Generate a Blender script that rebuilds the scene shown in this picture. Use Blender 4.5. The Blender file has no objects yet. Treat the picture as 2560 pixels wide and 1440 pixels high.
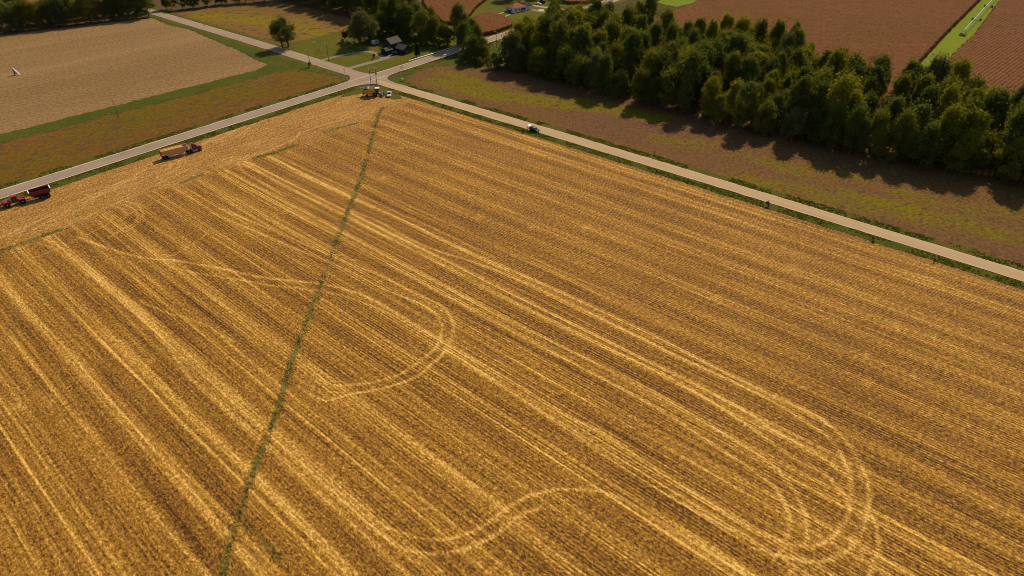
import bpy, bmesh, math, random
import numpy as np
from mathutils import Vector, Matrix, Euler

# ------------------------------------------------------------------ camera, sky, sun, exposure
SC = bpy.context.scene
COL = SC.collection
CAM_H, PITCH, FPX = 110.0, math.radians(35.1), 1668.0
cam_d = bpy.data.cameras.new('camera')
cam = bpy.data.objects.new('camera', cam_d); COL.objects.link(cam)
cam.location = (0, 0, CAM_H)
cam.rotation_euler = (math.pi / 2 - PITCH, 0, 0)
cam_d.sensor_width = 36.0
cam_d.lens = FPX / 2560.0 * 36.0
cam_d.clip_start = 1.0
cam_d.clip_end = 60000.0
SC.camera = cam

SUN_EL, SUN_AZ = math.radians(40.0), math.radians(64.0)      # azimuth from +X towards +Y
w = bpy.data.worlds.new('World'); SC.world = w; w.use_nodes = True
nt = w.node_tree
sky = nt.nodes.new('ShaderNodeTexSky'); sky.sky_type = 'NISHITA'; sky.sun_disc = False
sky.sun_elevation = SUN_EL; sky.sun_rotation = math.pi / 2 - SUN_AZ
bg = nt.nodes['Background']; bg.inputs[1].default_value = 0.095
nt.links.new(sky.outputs[0], bg.inputs[0])
sd = bpy.data.lights.new('sun', 'SUN'); sd.energy = 4.1; sd.angle = math.radians(0.5); sd.color = (1.0, 0.85, 0.60)
so = bpy.data.objects.new('sun', sd); COL.objects.link(so)
sv = Vector((math.cos(SUN_EL) * math.cos(SUN_AZ), math.cos(SUN_EL) * math.sin(SUN_AZ), math.sin(SUN_EL)))
so.rotation_euler = sv.to_track_quat('Z', 'Y').to_euler(); so.location = (0, 0, 300)
SC.view_settings.view_transform = 'Standard'; SC.view_settings.look = 'None'
SC.view_settings.exposure = 0.0; SC.view_settings.gamma = 1.0
SC.cycles.filter_width = 1.0; SC.cycles.max_bounces = 6; SC.cycles.transparent_max_bounces = 8

random.seed(11); RNG = np.random.default_rng(11)
CP, SP = math.cos(PITCH), math.sin(PITCH)

def G(p):
    """survey point: photo pixel (2560 x 1440) -> ground metres"""
    dx, dy = p[0] - 1280.0, p[1] - 720.0
    t = CAM_H / (FPX * SP + dy * CP)
    return (dx * t, (FPX * CP - dy * SP) * t)
def GP(pts): return [G(p) for p in pts]
def GA(a, b):
    A, B = G(a), G(b); return math.atan2(B[1] - A[1], B[0] - A[0])
ROAD_A, GRAV_A = math.radians(50.2), math.radians(-39.0)

# ------------------------------------------------------------------ tags
def tag(o, label=None, cat=None, group=None, kind=None):
    if label: o['label'] = label
    if cat: o['category'] = cat
    if group: o['group'] = group
    if kind: o['kind'] = kind
    return o
def thing(name, label, cat, loc=(0, 0, 0), rz=0.0, group=None):
    o = bpy.data.objects.new(name, None); COL.objects.link(o)
    o.empty_display_size = 0.5
    o.location = loc; o.rotation_euler = (0, 0, rz)
    return tag(o, label, cat, group)
KIDS = {}
def link(name, me, parent=None, m=None):
    o = bpy.data.objects.new(name, me); COL.objects.link(o)
    if m is not None and not me.materials: me.materials.append(m)
    if parent is not None:
        o.parent = parent; KIDS.setdefault(parent.name, []).append(o)
    return o
def dup(root, loc, rz, label, group=None, scale=None):
    r = root.copy(); COL.objects.link(r); r.location = loc; r.rotation_euler = (0, 0, rz); r['label'] = label
    if group: r['group'] = group
    if scale is not None: r.scale = scale
    for ch in KIDS.get(root.name, []):
        c = ch.copy(); COL.objects.link(c); c.parent = r; KIDS.setdefault(r.name, []).append(c)
        for gch in KIDS.get(ch.name, []):
            d = gch.copy(); COL.objects.link(d); d.parent = c; KIDS.setdefault(c.name, []).append(d)
    return r

# ------------------------------------------------------------------ materials
class N:
    """tiny node-graph helper"""
    def __init__(s, name):
        s.m = bpy.data.materials.new(name); s.m.use_nodes = True
        s.t = s.m.node_tree; s.b = s.t.nodes['Principled BSDF']
    def n(s, typ, **kw):
        nd = s.t.nodes.new(typ)
        for k, v in kw.items(): setattr(nd, k, v)
        return nd
    def put(s, sock, v):
        if isinstance(v, bpy.types.NodeSocket): s.t.links.new(v, sock)
        elif isinstance(v, (tuple, list)) and len(v) == 3 and sock.type == 'RGBA': sock.default_value = (*v, 1)
        else: sock.default_value = v
    def math(s, op, a, b=0.0, c=None, clamp=False):
        nd = s.n('ShaderNodeMath', operation=op, use_clamp=clamp)
        s.put(nd.inputs[0], a); s.put(nd.inputs[1], b)
        if c is not None: s.put(nd.inputs[2], c)
        return nd.outputs[0]
    def mix(s, f, a, b, blend='MIX'):
        nd = s.n('ShaderNodeMix', data_type='RGBA', blend_type=blend)
        s.put(nd.inputs[0], f); s.put(nd.inputs[6], a); s.put(nd.inputs[7], b)
        return nd.outputs[2]
    def mapr(s, v, a, b, c=0.0, d=1.0, smooth=False):
        nd = s.n('ShaderNodeMapRange'); nd.clamp = True
        if smooth: nd.interpolation_type = 'SMOOTHSTEP'
        for i, x in enumerate((v, a, b, c, d)): s.put(nd.inputs[i], x)
        return nd.outputs[0]
    def pos(s): return s.n('ShaderNodeNewGeometry').outputs['Position']
    def obj(s): return s.n('ShaderNodeTexCoord').outputs['Object']
    def scale(s, v, x, y, z=1.0, rot=0.0):
        nd = s.n('ShaderNodeMapping', vector_type='TEXTURE'); s.put(nd.inputs[0], v)      # rotate first, then scale
        nd.inputs['Scale'].default_value = (1 / x, 1 / y, 1 / z); nd.inputs['Rotation'].default_value = (0, 0, -rot)
        return nd.outputs[0]
    def noise(s, v, sc, det=3.0, rough=0.6, dist=0.0):
        nd = s.n('ShaderNodeTexNoise'); s.put(nd.inputs['Vector'], v)
        nd.inputs['Scale'].default_value = sc; nd.inputs['Detail'].default_value = det
        nd.inputs['Roughness'].default_value = rough; nd.inputs['Distortion'].default_value = dist
        return nd.outputs['Fac']
    def attr(s, nm): return s.n('ShaderNodeAttribute', attribute_name=nm)
    def bump(s, h, dist=0.1, strength=1.0):
        nd = s.n('ShaderNodeBump'); s.put(nd.inputs['Height'], h)
        nd.inputs['Distance'].default_value = dist; nd.inputs['Strength'].default_value = strength
        s.t.links.new(nd.outputs[0], s.b.inputs['Normal'])
    def out(s, col, rough=0.9, spec=0.1, metal=0.0):
        s.put(s.b.inputs['Base Color'], col); s.put(s.b.inputs['Roughness'], rough)
        s.b.inputs['Specular IOR Level'].default_value = spec; s.b.inputs['Metallic'].default_value = metal
        return s.m

def mat_simple(name, col, rough=0.6, spec=0.3, var=0.18, sc=1.5, metal=0.0):
    k = N(name); n = k.noise(k.obj(), sc, 4)
    f = k.mapr(n, 0.3, 0.7)
    c = k.mix(f, tuple(x * (1 - var) for x in col), tuple(min(1, x * (1 + var)) for x in col))
    return k.out(c, rough, spec, metal)

M = {}
M['maroon'] = mat_simple('maroon_paint', (0.16, 0.018, 0.045), 0.3, 0.5)
M['red'] = mat_simple('red_paint', (0.42, 0.018, 0.03), 0.35, 0.5)
M['darkred'] = mat_simple('dark_red_paint', (0.13, 0.014, 0.022), 0.4, 0.4)
M['yellow'] = mat_simple('yellow_paint', (0.62, 0.30, 0.03), 0.4, 0.4)
M['cream'] = mat_simple('cream_paint', (0.62, 0.50, 0.33), 0.5, 0.3)
M['tanpanel'] = mat_simple('tan_panel', (0.56, 0.30, 0.15), 0.5, 0.3)
M['white'] = mat_simple('white_paint', (0.80, 0.79, 0.76), 0.35, 0.5, 0.06)
M['black'] = mat_simple('black_rubber', (0.016, 0.016, 0.017), 0.8, 0.2)
M['dark'] = mat_simple('dark_steel', (0.035, 0.034, 0.036), 0.55, 0.4)
M['navy'] = mat_simple('dark_blue_paint', (0.018, 0.024, 0.034), 0.25, 0.6)
M['glass'] = mat_simple('dark_glass', (0.012, 0.015, 0.018), 0.08, 0.7)
M['steel'] = mat_simple('grey_steel', (0.42, 0.42, 0.42), 0.35, 0.5, metal=0.7)
M['hub'] = mat_simple('pale_hub', (0.55, 0.52, 0.46), 0.5, 0.4)
M['wood'] = mat_simple('weathered_wood', (0.11, 0.075, 0.05), 0.9, 0.1)
M['bark'] = mat_simple('tree_bark', (0.075, 0.058, 0.042), 0.95, 0.05)
M['wall_dark'] = mat_simple('shaded_siding', (0.028, 0.025, 0.023), 0.85, 0.15)  # shade of walls facing away from the sun is put into this colour
M['roof_grey'] = mat_simple('grey_shingles', (0.13, 0.115, 0.085), 0.9, 0.1, 0.3, 3)
M['roof_mauve'] = mat_simple('mauve_shingles', (0.11, 0.085, 0.075), 0.9, 0.1, 0.3, 3)
M['roof_red'] = mat_simple('reddish_shingles', (0.30, 0.12, 0.07), 0.9, 0.1, 0.25, 3)
M['roof_dark'] = mat_simple('shaded_shingles', (0.05, 0.042, 0.04), 0.9, 0.1, 0.25, 3)  # garage roof: the shadow lying on it is painted into the colour
M['wall_white'] = mat_simple('white_siding', (0.74, 0.72, 0.72), 0.7, 0.2, 0.06)
M['pane'] = mat_simple('window_pane', (0.03, 0.035, 0.05), 0.15, 0.6)
M['concrete'] = mat_simple('pale_concrete', (0.52, 0.45, 0.34), 0.9, 0.1)
M['corn_grain'] = mat_simple('corn_kernels', (0.78, 0.36, 0.065), 0.9, 0.1, 0.15, 5)
M['cloth'] = mat_simple('dark_clothing', (0.03, 0.022, 0.02), 0.9, 0.05)
M['skin'] = mat_simple('skin', (0.42, 0.25, 0.17), 0.7, 0.2)
M['galv'] = mat_simple('galvanised_pipe', (0.75, 0.74, 0.66), 0.4, 0.4)
M['pink'] = mat_simple('faded_pink_panel', (0.55, 0.36, 0.30), 0.6, 0.3)
M['blond'] = mat_simple('cream_wood', (0.66, 0.50, 0.34), 0.8, 0.2)

# --- ground covers
def mat_stubble():
    k = N('corn_stubble'); P = k.pos()
    R = k.attr('rows').outputs['Vector']
    sep = k.n('ShaderNodeSeparateXYZ'); k.put(sep.inputs[0], R)
    u, v = sep.outputs[0], sep.outputs[1]
    A = k.attr('marks').outputs['Vector']
    sa = k.n('ShaderNodeSeparateXYZ'); k.put(sa.inputs[0], A)
    track, head, soft = sa.outputs[0], sa.outputs[1], sa.outputs[2]
    # rows of cut stalks, 0.76 m apart
    wob = k.noise(k.scale(R, 0.5, 0.22), 1.0, 2)
    uu = k.math('ADD', u, k.math('MULTIPLY', k.math('SUBTRACT', wob, 0.5), 0.22))
    row = k.math('SINE', k.math('MULTIPLY', uu, 2 * math.pi / 0.762))
    rowmask = k.math('MULTIPLY', k.mapr(k.noise(k.scale(R, 0.20, 0.025), 1.0, 3), 0.35, 0.62), k.mapr(u, -125.0, -70.0, 0.30, 1.0))
    # 12-row swaths, chaff thickest behind the combine
    swn = k.noise(k.scale(R, 0.11, 0.010), 1.0, 3)
    sw = k.math('COSINE', k.math('MULTIPLY', k.math('ADD', u, k.math('MULTIPLY', k.math('SUBTRACT', swn, 0.5), 1.3)), 2 * math.pi / 9.14))
    streak = k.noise(k.scale(R, 1.1, 0.045), 1.0, 4, 0.65)
    streak2 = k.noise(k.scale(R, 0.33, 0.018), 1.0, 3, 0.55)
    fleck = k.noise(k.scale(R, 2.3, 1.35), 1.0, 4, 0.8)
    husk = k.mapr(k.noise(k.scale(R, 1.9, 1.5), 1.0, 3, 0.8), 0.57, 0.70)
    mid = k.noise(k.scale(R, 1.35, 0.8), 1.0, 3, 0.8)
    clod = k.mapr(k.noise(k.scale(R, 1.9, 0.9), 1.0, 3, 0.75), 0.30, 0.42, 1.0, 0.0)
    fl2 = k.noise(P, 0.75, 4, 0.7)
    broad = k.noise(P, 0.030, 3)
    lw_ = k.math('MULTIPLY', k.math('SUBTRACT', k.noise(k.scale(R, 0.02, 0.02), 1.0, 2), 0.5), 1.2)
    q = k.math('ADD', k.math('DIVIDE', k.math('ADD', u, lw_), 9.14), 0.5)
    fr = k.math('MULTIPLY', k.math('ABSOLUTE', k.math('SUBTRACT', k.math('FRACT', q), 0.5)), 9.14)
    ln = k.mapr(k.math('ABSOLUTE', k.math('SUBTRACT', fr, 1.38)), 0.10, 0.50, 1.0, 0.0)
    wn = k.n('ShaderNodeTexWhiteNoise', noise_dimensions='1D'); k.put(wn.inputs['W'], k.math('FLOOR', q))
    lstr = k.mapr(k.math('ADD', k.math('MULTIPLY', wn.outputs['Value'], 0.55), k.noise(k.scale(R, 0.05, 0.012), 1.0, 3)), 0.45, 0.95)
    ln = k.math('MULTIPLY', k.math('MULTIPLY', ln, lstr), k.math('MULTIPLY', soft, k.math('ADD', 0.55, k.math('MULTIPLY', mid, 0.9))))
    pale = k.mapr(k.noise(k.scale(R, 0.95, 0.011), 1.0, 2, 0.5), 0.55, 0.66)
    dline = k.mapr(k.noise(k.scale(R, 1.25, 0.016), 1.0, 2, 0.5), 0.34, 0.44, 1.0, 0.0)
    inv_head = k.math('SUBTRACT', 1.0, head)
    ln = k.math('MULTIPLY', ln, inv_head)
    s = k.math('MULTIPLY', k.math('MULTIPLY', sw, k.mapr(u, -60.0, 0.0, 0.055, 0.095)), k.math('MULTIPLY', inv_head, soft))
    s = k.math('ADD', s, k.math('MULTIPLY', k.math('MULTIPLY', k.math('SUBTRACT', row, 0.15), rowmask), k.math('MULTIPLY', inv_head, k.math('MULTIPLY', mid, 0.30))))  # dark row lines: bare soil plus the stubble's own shade, painted in
    s = k.math('ADD', s, k.math('MULTIPLY', k.math('SUBTRACT', streak, 0.5), k.math('MULTIPLY', inv_head, 0.45)))
    s = k.math('ADD', s, k.math('MULTIPLY', k.math('SUBTRACT', streak2, 0.5), k.math('MULTIPLY', inv_head, 0.22)))
    s = k.math('ADD', s, k.math('MULTIPLY', k.math('SUBTRACT', mid, 0.5), 0.85))
    s = k.math('ADD', s, k.math('MULTIPLY', k.math('SUBTRACT', fleck, 0.5), 2.0))
    s = k.math('ADD', s, k.math('MULTIPLY', k.math('SUBTRACT', k.math('MULTIPLY', pale, 0.17), k.math('MULTIPLY', dline, 0.15)), k.math('MULTIPLY', inv_head, k.mapr(u, -30.0, 10.0, 1.0, 0.5))))
    s = k.math('ADD', s, k.math('MULTIPLY', husk, 0.34))
    s = k.math('SUBTRACT', s, k.math('MULTIPLY', clod, 0.32))
    s = k.math('ADD', s, k.math('MULTIPLY', k.math('SUBTRACT', fl2, 0.5), 0.6))
    s = k.math('ADD', s, k.math('MULTIPLY', k.math('SUBTRACT', broad, 0.5), 0.25))
    # headland: straw driven over along the road
    hp = k.scale(P, 0.10, 0.9, 1, -ROAD_A)
    hs = k.noise(hp, 0.8, 5, 0.65, 1.2)
    s = k.math('ADD', s, k.math('MULTIPLY', k.math('SUBTRACT', hs, 0.38), k.math('MULTIPLY', head, 0.75)))
    s = k.math('ADD', s, k.math('MULTIPLY', k.math('MAXIMUM', track, k.math('MULTIPLY', ln, 0.72)), 0.37))
    s = k.math('ADD', s, 0.405)
    cr = k.n('ShaderNodeValToRGB'); k.put(cr.inputs[0], s)
    e = cr.color_ramp.elements
    e[0].position = 0.0; e[0].color = (0.060, 0.024, 0.005, 1)
    e[1].position = 1.0; e[1].color = (0.93, 0.55, 0.13, 1)
    for p, c in ((0.22, (0.165, 0.066, 0.010)), (0.45, (0.33, 0.148, 0.018)), (0.68, (0.52, 0.262, 0.034))):
        x = cr.color_ramp.elements.new(p); x.color = (*c, 1)
    col = k.mix(k.math('MULTIPLY', head, 0.6), cr.outputs[0], k.mix(1.0, cr.outputs[0], (1.0, 1.05, 2.0), 'MULTIPLY'))
    col = k.mix(k.math('MULTIPLY', track, 0.5), col, k.mix(1.0, col, (1.0, 1.04, 1.5), 'MULTIPLY'))
    weed = k.mapr(k.math('ADD', sep.outputs[2], k.math('MULTIPLY', k.math('SUBTRACT', mid, 0.5), 1.6)), 0.30, 0.95, 0.0, 0.85)
    col = k.mix(weed, col, k.mix(k.mapr(fleck, .3, .7), (0.085, 0.085, 0.012), (0.21, 0.165, 0.03)))
    h = k.math('ADD', k.math('MULTIPLY', k.math('ADD', fleck, mid), 0.5), k.math('MULTIPLY', k.math('MULTIPLY', row, rowmask), k.math('MULTIPLY', inv_head, 0.10)))
    h = k.math('ADD', h, k.math('MULTIPLY', streak, k.math('MULTIPLY', inv_head, 0.35)))
    k.bump(h, 0.34, 0.9)
    return k.out(col, 0.85, 0.15)

def mat_crop(name, a, b, c, sc=0.05, fine=1.6, contrast=(0.35, 0.65), rows=None, rowamp=0.0, bump=0.3, patch=None, streak=None):
    """patchy standing crop / grass: three colours mixed by broad and fine noise"""
    k = N(name); P = k.pos()
    Q = P if streak is None else k.scale(P, streak[1], streak[2], 1, -streak[0])
    n1 = k.noise(Q, sc, 4, 0.6, 0.6); n2 = k.noise(P, fine, 4, 0.75)
    n3 = k.noise(Q, sc * 4.3, 4, 0.65)
    f = k.mapr(k.math('ADD', n1, k.math('MULTIPLY', k.math('SUBTRACT', n3, 0.5), 0.5)), contrast[0], contrast[1])
    col = k.mix(f, a, b)
    if patch is not None:
        at = k.attr('marks').outputs['Vector']
        sa = k.n('ShaderNodeSeparateXYZ'); k.put(sa.inputs[0], at)
        pf = k.math('ADD', sa.outputs[0], k.math('MULTIPLY', k.math('SUBTRACT', n3, 0.5), 0.8))
        pf = k.math('ADD', pf, k.math('MULTIPLY', k.math('SUBTRACT', n2, 0.5), 0.8))
        col = k.mix(k.mapr(pf, 0.16, 0.78), col, patch)
    g = k.mapr(n2, 0.34, 0.66)
    if rows is not None:
        rr = k.scale(P, 1, 1, 1, -rows[0])
        sx = k.n('ShaderNodeSeparateXYZ'); k.put(sx.inputs[0], rr)
        r = k.math('SINE', k.math('MULTIPLY', k.math('ADD', sx.outputs[1], k.math('MULTIPLY', n1, 0.6)), 2 * math.pi / rows[1]))
        g = k.math('ADD', g, k.math('MULTIPLY', r, rowamp), clamp=True)
    col = k.mix(g, k.mix(1.0, col, c, 'MULTIPLY'), col)
    k.bump(n2, bump, 0.8)
    return k.out(col, 0.95, 0.05)

def mat_road(name, base, stripe, tone, ang, line=None):
    k = N(name); P = k.pos()
    A = k.attr('marks').outputs['Vector']
    sa = k.n('ShaderNodeSeparateXYZ'); k.put(sa.inputs[0], A)
    d = sa.outputs[0]                                                # -1..1 across
    n1 = k.noise(P, 0.12, 4, 0.6); n2 = k.noise(P, 2.4, 4, 0.7)
    st = k.noise(k.scale(P, 0.035, 1.7, 1, -ang), 1.0, 4, 0.6)
    col = k.mix(k.mapr(n1, 0.35, 0.65), base, tone)
    col = k.mix(k.mapr(st, 0.36, 0.64, 0.0, 0.9), col, stripe)
    wp = k.math('ABSOLUTE', k.math('SUBTRACT', k.math('ABSOLUTE', d), 0.40))        # wheel paths either side of each lane
    wp = k.mapr(k.math('ADD', wp, k.math('MULTIPLY', k.math('SUBTRACT', st, 0.5), 0.25)), 0.02, 0.20, 0.55, 0.0)
    col = k.mix(wp, col, tuple(x * 0.80 for x in tone))
    pat = k.noise(k.scale(P, 0.05, 0.3, 1, -ang), 1.0, 3, 0.6)
    col = k.mix(k.mapr(pat, 0.56, 0.66, 0.0, 0.35), col, tuple(x * 0.75 for x in tone))
    col = k.mix(k.mapr(n2, 0.3, 0.7, 0.0, 0.28), col, tuple(x * 0.55 for x in base))
    edge = k.mapr(k.math('ADD', k.math('ABSOLUTE', d), k.math('MULTIPLY', k.math('SUBTRACT', n1, 0.5), 0.25)), 0.80, 0.92)
    if line is not None: col = k.mix(edge, col, line)
    k.bump(n2, 0.04, 0.6)
    return k.out(col, 0.9, 0.1)

M['stubble'] = mat_stubble()
M['ground'] = mat_crop('farm_soil', (0.17, 0.085, 0.04), (0.14, 0.10, 0.03), (0.5, 0.5, 0.5))
M['tan'] = mat_crop('tan_stubble', (0.42, 0.250, 0.112), (0.33, 0.192, 0.075), (0.46, 0.44, 0.40), 0.02, 0.7, streak=(math.radians(43), 0.12, 1.0), rows=(math.radians(43), 4.6), rowamp=0.06)
M['bean_w'] = mat_crop('ripening_beans_olive', (0.235, 0.100, 0.026), (0.215, 0.105, 0.016), (0.50, 0.52, 0.45), 0.03, 0.7, (0.34, 0.66), patch=(0.195, 0.118, 0.011), streak=(ROAD_A, 0.18, 0.9))
M['bean_n'] = mat_crop('ripening_beans_gold', (0.27, 0.135, 0.045), (0.235, 0.13, 0.030), (0.60, 0.6, 0.5), 0.022, 0.8, (0.36, 0.62), patch=(0.27, 0.185, 0.014), streak=(ROAD_A, 0.3, 0.9))
M['bean_e'] = mat_crop('ripening_beans_mauve', (0.215, 0.102, 0.050), (0.232, 0.120, 0.032), (0.46, 0.45, 0.42), 0.03, 0.8, (0.36, 0.66), patch=(0.235, 0.172, 0.010), streak=(GRAV_A, 0.3, 0.9))
M['corn'] = mat_crop('dry_corn', (0.25, 0.096, 0.034), (0.215, 0.095, 0.024), (0.45, 0.42, 0.38), 0.03, 1.0, (0.35, 0.65), bump=0.5)
M['corn_rows'] = mat_crop('dry_corn_in_rows', (0.25, 0.098, 0.040), (0.215, 0.092, 0.028), (0.48, 0.45, 0.4), 0.03, 1.5, (0.35, 0.65), bump=0.4, rows=(math.radians(44.0), 1.9), rowamp=0.45)
M['grass'] = mat_crop('verge_grass', (0.115, 0.112, 0.016), (0.165, 0.132, 0.024), (0.50, 0.52, 0.45), 0.07, 1.4, (0.35, 0.65))
M['grass_dk'] = mat_crop('green_grass_strip', (0.085, 0.104, 0.011), (0.125, 0.122, 0.016), (0.50, 0.53, 0.45), 0.06, 1.2)
M['lawn'] = mat_crop('lawn_grass', (0.110, 0.120, 0.011), (0.165, 0.130, 0.016), (0.66, 0.68, 0.6), 0.05, 0.9)
M['lime'] = mat_crop('bright_green_grass', (0.18, 0.23, 0.008), (0.21, 0.245, 0.010), (0.75, 0.77, 0.6), 0.04, 0.8)
M['weedy'] = mat_crop('rough_weedy_grass', (0.12, 0.075, 0.022), (0.085, 0.08, 0.012), (0.5, 0.5, 0.5), 0.08, 1.2)
M['paved'] = mat_road('worn_paved_road', (0.385, 0.275, 0.205), (0.27, 0.185, 0.135), (0.47, 0.35, 0.265), ROAD_A, (0.66, 0.51, 0.28))
M['gravel'] = mat_road('pale_gravel_road', (0.56, 0.375, 0.205), (0.47, 0.30, 0.155), (0.60, 0.415, 0.235), GRAV_A, (0.60, 0.43, 0.22))
M['gravel_n'] = mat_road('grey_gravel_road', (0.40, 0.28, 0.19), (0.33, 0.225, 0.15), (0.44, 0.32, 0.22), GRAV_A, (0.46, 0.34, 0.20))
M['drive'] = mat_road('driveway_gravel', (0.30, 0.235, 0.165), (0.25, 0.19, 0.13), (0.33, 0.26, 0.18), ROAD_A)
M['drive_pale'] = mat_road('pale_driveway', (0.46, 0.37, 0.20), (0.40, 0.31, 0.16), (0.48, 0.40, 0.23), GRAV_A)

def mat_leaf(name, a, b, trans=0.30):
    k = N(name)
    oi = k.n('ShaderNodeObjectInfo').outputs['Random']
    ri = k.n('ShaderNodeNewGeometry').outputs['Random Per Island']
    f = k.math('ADD', k.math('MULTIPLY', oi, 0.55), k.math('MULTIPLY', ri, 0.45))
    col = k.mix(f, a, b)
    df = k.n('ShaderNodeBsdfDiffuse'); tr = k.n('ShaderNodeBsdfTranslucent'); mx = k.n('ShaderNodeMixShader')
    k.put(df.inputs[0], col); k.put(tr.inputs[0], k.mix(1.0, col, (1.0, 1.0, 0.5), 'MULTIPLY'))
    mx.inputs[0].default_value = trans
    k.t.links.new(df.outputs[0], mx.inputs[1]); k.t.links.new(tr.outputs[0], mx.inputs[2])
    k.t.links.new(mx.outputs[0], k.t.nodes['Material Output'].inputs[0])
    return k.m
M['leaf_dark'] = mat_leaf('dark_green_leaves', (0.095, 0.110, 0.030), (0.185, 0.190, 0.040), .48)
M['leaf_olive'] = mat_leaf('olive_leaves', (0.140, 0.140, 0.028), (0.245, 0.220, 0.035), .48)
M['leaf_lime'] = mat_leaf('yellow_green_leaves', (0.20, 0.20, 0.025), (0.32, 0.275, 0.03), .48)
M['leaf_grey'] = mat_leaf('grey_green_leaves', (0.105, 0.115, 0.050), (0.18, 0.18, 0.062), .45)
M['leaf_rust'] = mat_leaf('rusty_leaves', (0.12, 0.045, 0.022), (0.17, 0.07, 0.03))
M['leaf_fir'] = mat_leaf('conifer_needles', (0.022, 0.034, 0.014), (0.035, 0.046, 0.016), 0.1)
M['blade'] = mat_leaf('grass_blades', (0.095, 0.105, 0.014), (0.17, 0.155, 0.022), 0.35)
M['blade_dk'] = mat_leaf('weed_blades', (0.11, 0.12, 0.022), (0.19, 0.17, 0.035), 0.35)
M['stalk'] = mat_leaf('dry_corn_leaves', (0.20, 0.075, 0.03), (0.30, 0.13, 0.05), 0.25)

# ------------------------------------------------------------------ numpy mesh helpers
def np_mesh(name, V, Fq, attrs=None, tri=False):
    me = bpy.data.meshes.new(name)
    V = np.asarray(V, np.float32); Fq = np.asarray(Fq, np.int32)
    k = Fq.shape[1]
    me.vertices.add(len(V)); me.vertices.foreach_set('co', V.ravel())
    me.loops.add(Fq.size); me.loops.foreach_set('vertex_index', Fq.ravel())
    me.polygons.add(len(Fq)); me.polygons.foreach_set('loop_start', np.arange(len(Fq), dtype=np.int32) * k)
    for an, av in (attrs or {}).items():
        a = me.attributes.new(an, 'FLOAT_VECTOR', 'POINT'); a.data.foreach_set('vector', np.asarray(av, np.float32).ravel())
    me.update(calc_edges=True); me.validate()
    return me
def inside(P, poly):
    x, y = P[:, 0], P[:, 1]; r = np.zeros(len(P), bool); n = len(poly)
    for i in range(n):
        x1, y1 = poly[i]; x2, y2 = poly[(i + 1) % n]
        if y1 == y2: continue
        c = ((y1 > y) != (y2 > y)) & (x < (x2 - x1) * (y - y1) / (y2 - y1) + x1)
        r ^= c
    return r
def dist_poly(P, line, closed=False):
    """distance from points to a polyline"""
    d = np.full(len(P), 1e9); pts = list(line) + ([line[0]] if closed else [])
    for (x1, y1), (x2, y2) in zip(pts[:-1], pts[1:]):
        vx, vy = x2 - x1, y2 - y1; L = vx * vx + vy * vy + 1e-9
        t = np.clip(((P[:, 0] - x1) * vx + (P[:, 1] - y1) * vy) / L, 0, 1)
        d = np.minimum(d, np.hypot(P[:, 0] - x1 - t * vx, P[:, 1] - y1 - t * vy))
    return d
def vnoise(P, sc, seed=0):
    """smooth value noise 0..1"""
    r = np.random.default_rng(seed); T = r.random((64, 64))
    q = P * sc; i = np.floor(q).astype(int); f = q - i; f = f * f * (3 - 2 * f)
    a = T[i[:, 0] % 64, i[:, 1] % 64]; b = T[(i[:, 0] + 1) % 64, i[:, 1] % 64]
    c = T[i[:, 0] % 64, (i[:, 1] + 1) % 64]; d = T[(i[:, 0] + 1) % 64, (i[:, 1] + 1) % 64]
    return (a * (1 - f[:, 0]) + b * f[:, 0]) * (1 - f[:, 1]) + (c * (1 - f[:, 0]) + d * f[:, 0]) * f[:, 1]
def smooth_line(pts, n=10):
    """Catmull-Rom through ground points"""
    p = [np.array(q, float) for q in pts]
    p = [2 * p[0] - p[1]] + p + [2 * p[-1] - p[-2]]; out = []
    for i in range(1, len(p) - 2):
        for k in range(n):
            t = k / n
            out.append(tuple(0.5 * (2 * p[i] + (p[i + 1] - p[i - 1]) * t + (2 * p[i - 1] - 5 * p[i] + 4 * p[i + 1] - p[i + 2]) * t * t + (3 * p[i] - p[i - 1] - 3 * p[i + 1] + p[i + 2]) * t ** 3)))
    out.append(tuple(p[-2])); return out
def grid_field(name, poly, cell, z, mat, marks=None, bumpz=0.0, kind='structure', ang=0.0, extra=None):
    """field sheet made of small cells so that real marks on it can be stored per point"""
    ca, sa = math.cos(ang), math.sin(ang)
    Q = np.array([(x * ca + y * sa, -x * sa + y * ca) for x, y in poly])
    x0, y0 = Q.min(0) - cell; x1, y1 = Q.max(0) + cell
    nx, ny = int((x1 - x0) / cell) + 1, int((y1 - y0) / cell) + 1
    gx, gy = np.meshgrid(x0 + np.arange(nx) * cell, y0 + np.arange(ny) * cell, indexing='ij')
    L = np.stack([gx.ravel(), gy.ravel()], 1)
    cen = L.reshape(nx, ny, 2)[:-1, :-1].reshape(-1, 2) + cell / 2
    keep = inside(cen, [tuple(q) for q in Q])
    ii, jj = np.meshgrid(np.arange(nx - 1), np.arange(ny - 1), indexing='ij')
    ii, jj = ii.ravel()[keep], jj.ravel()[keep]
    Fq = np.stack([ii * ny + jj, (ii + 1) * ny + jj, (ii + 1) * ny + jj + 1, ii * ny + jj + 1], 1)
    used, inv = np.unique(Fq, return_inverse=True); Fq = inv.reshape(Fq.shape)
    L = L[used]; W = np.stack([L[:, 0] * ca - L[:, 1] * sa, L[:, 0] * sa + L[:, 1] * ca], 1)
    zz = np.full(len(W), z) + (RNG.random(len(W)) - 0.5) * bumpz
    at = {}
    if marks is not None: at['marks'] = marks(W)
    if extra is not None: at.update(extra(W))
    me = np_mesh(name, np.column_stack([W, zz]), Fq, at)
    o = link(name, me, None, mat)
    return tag(o, kind=kind)
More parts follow.
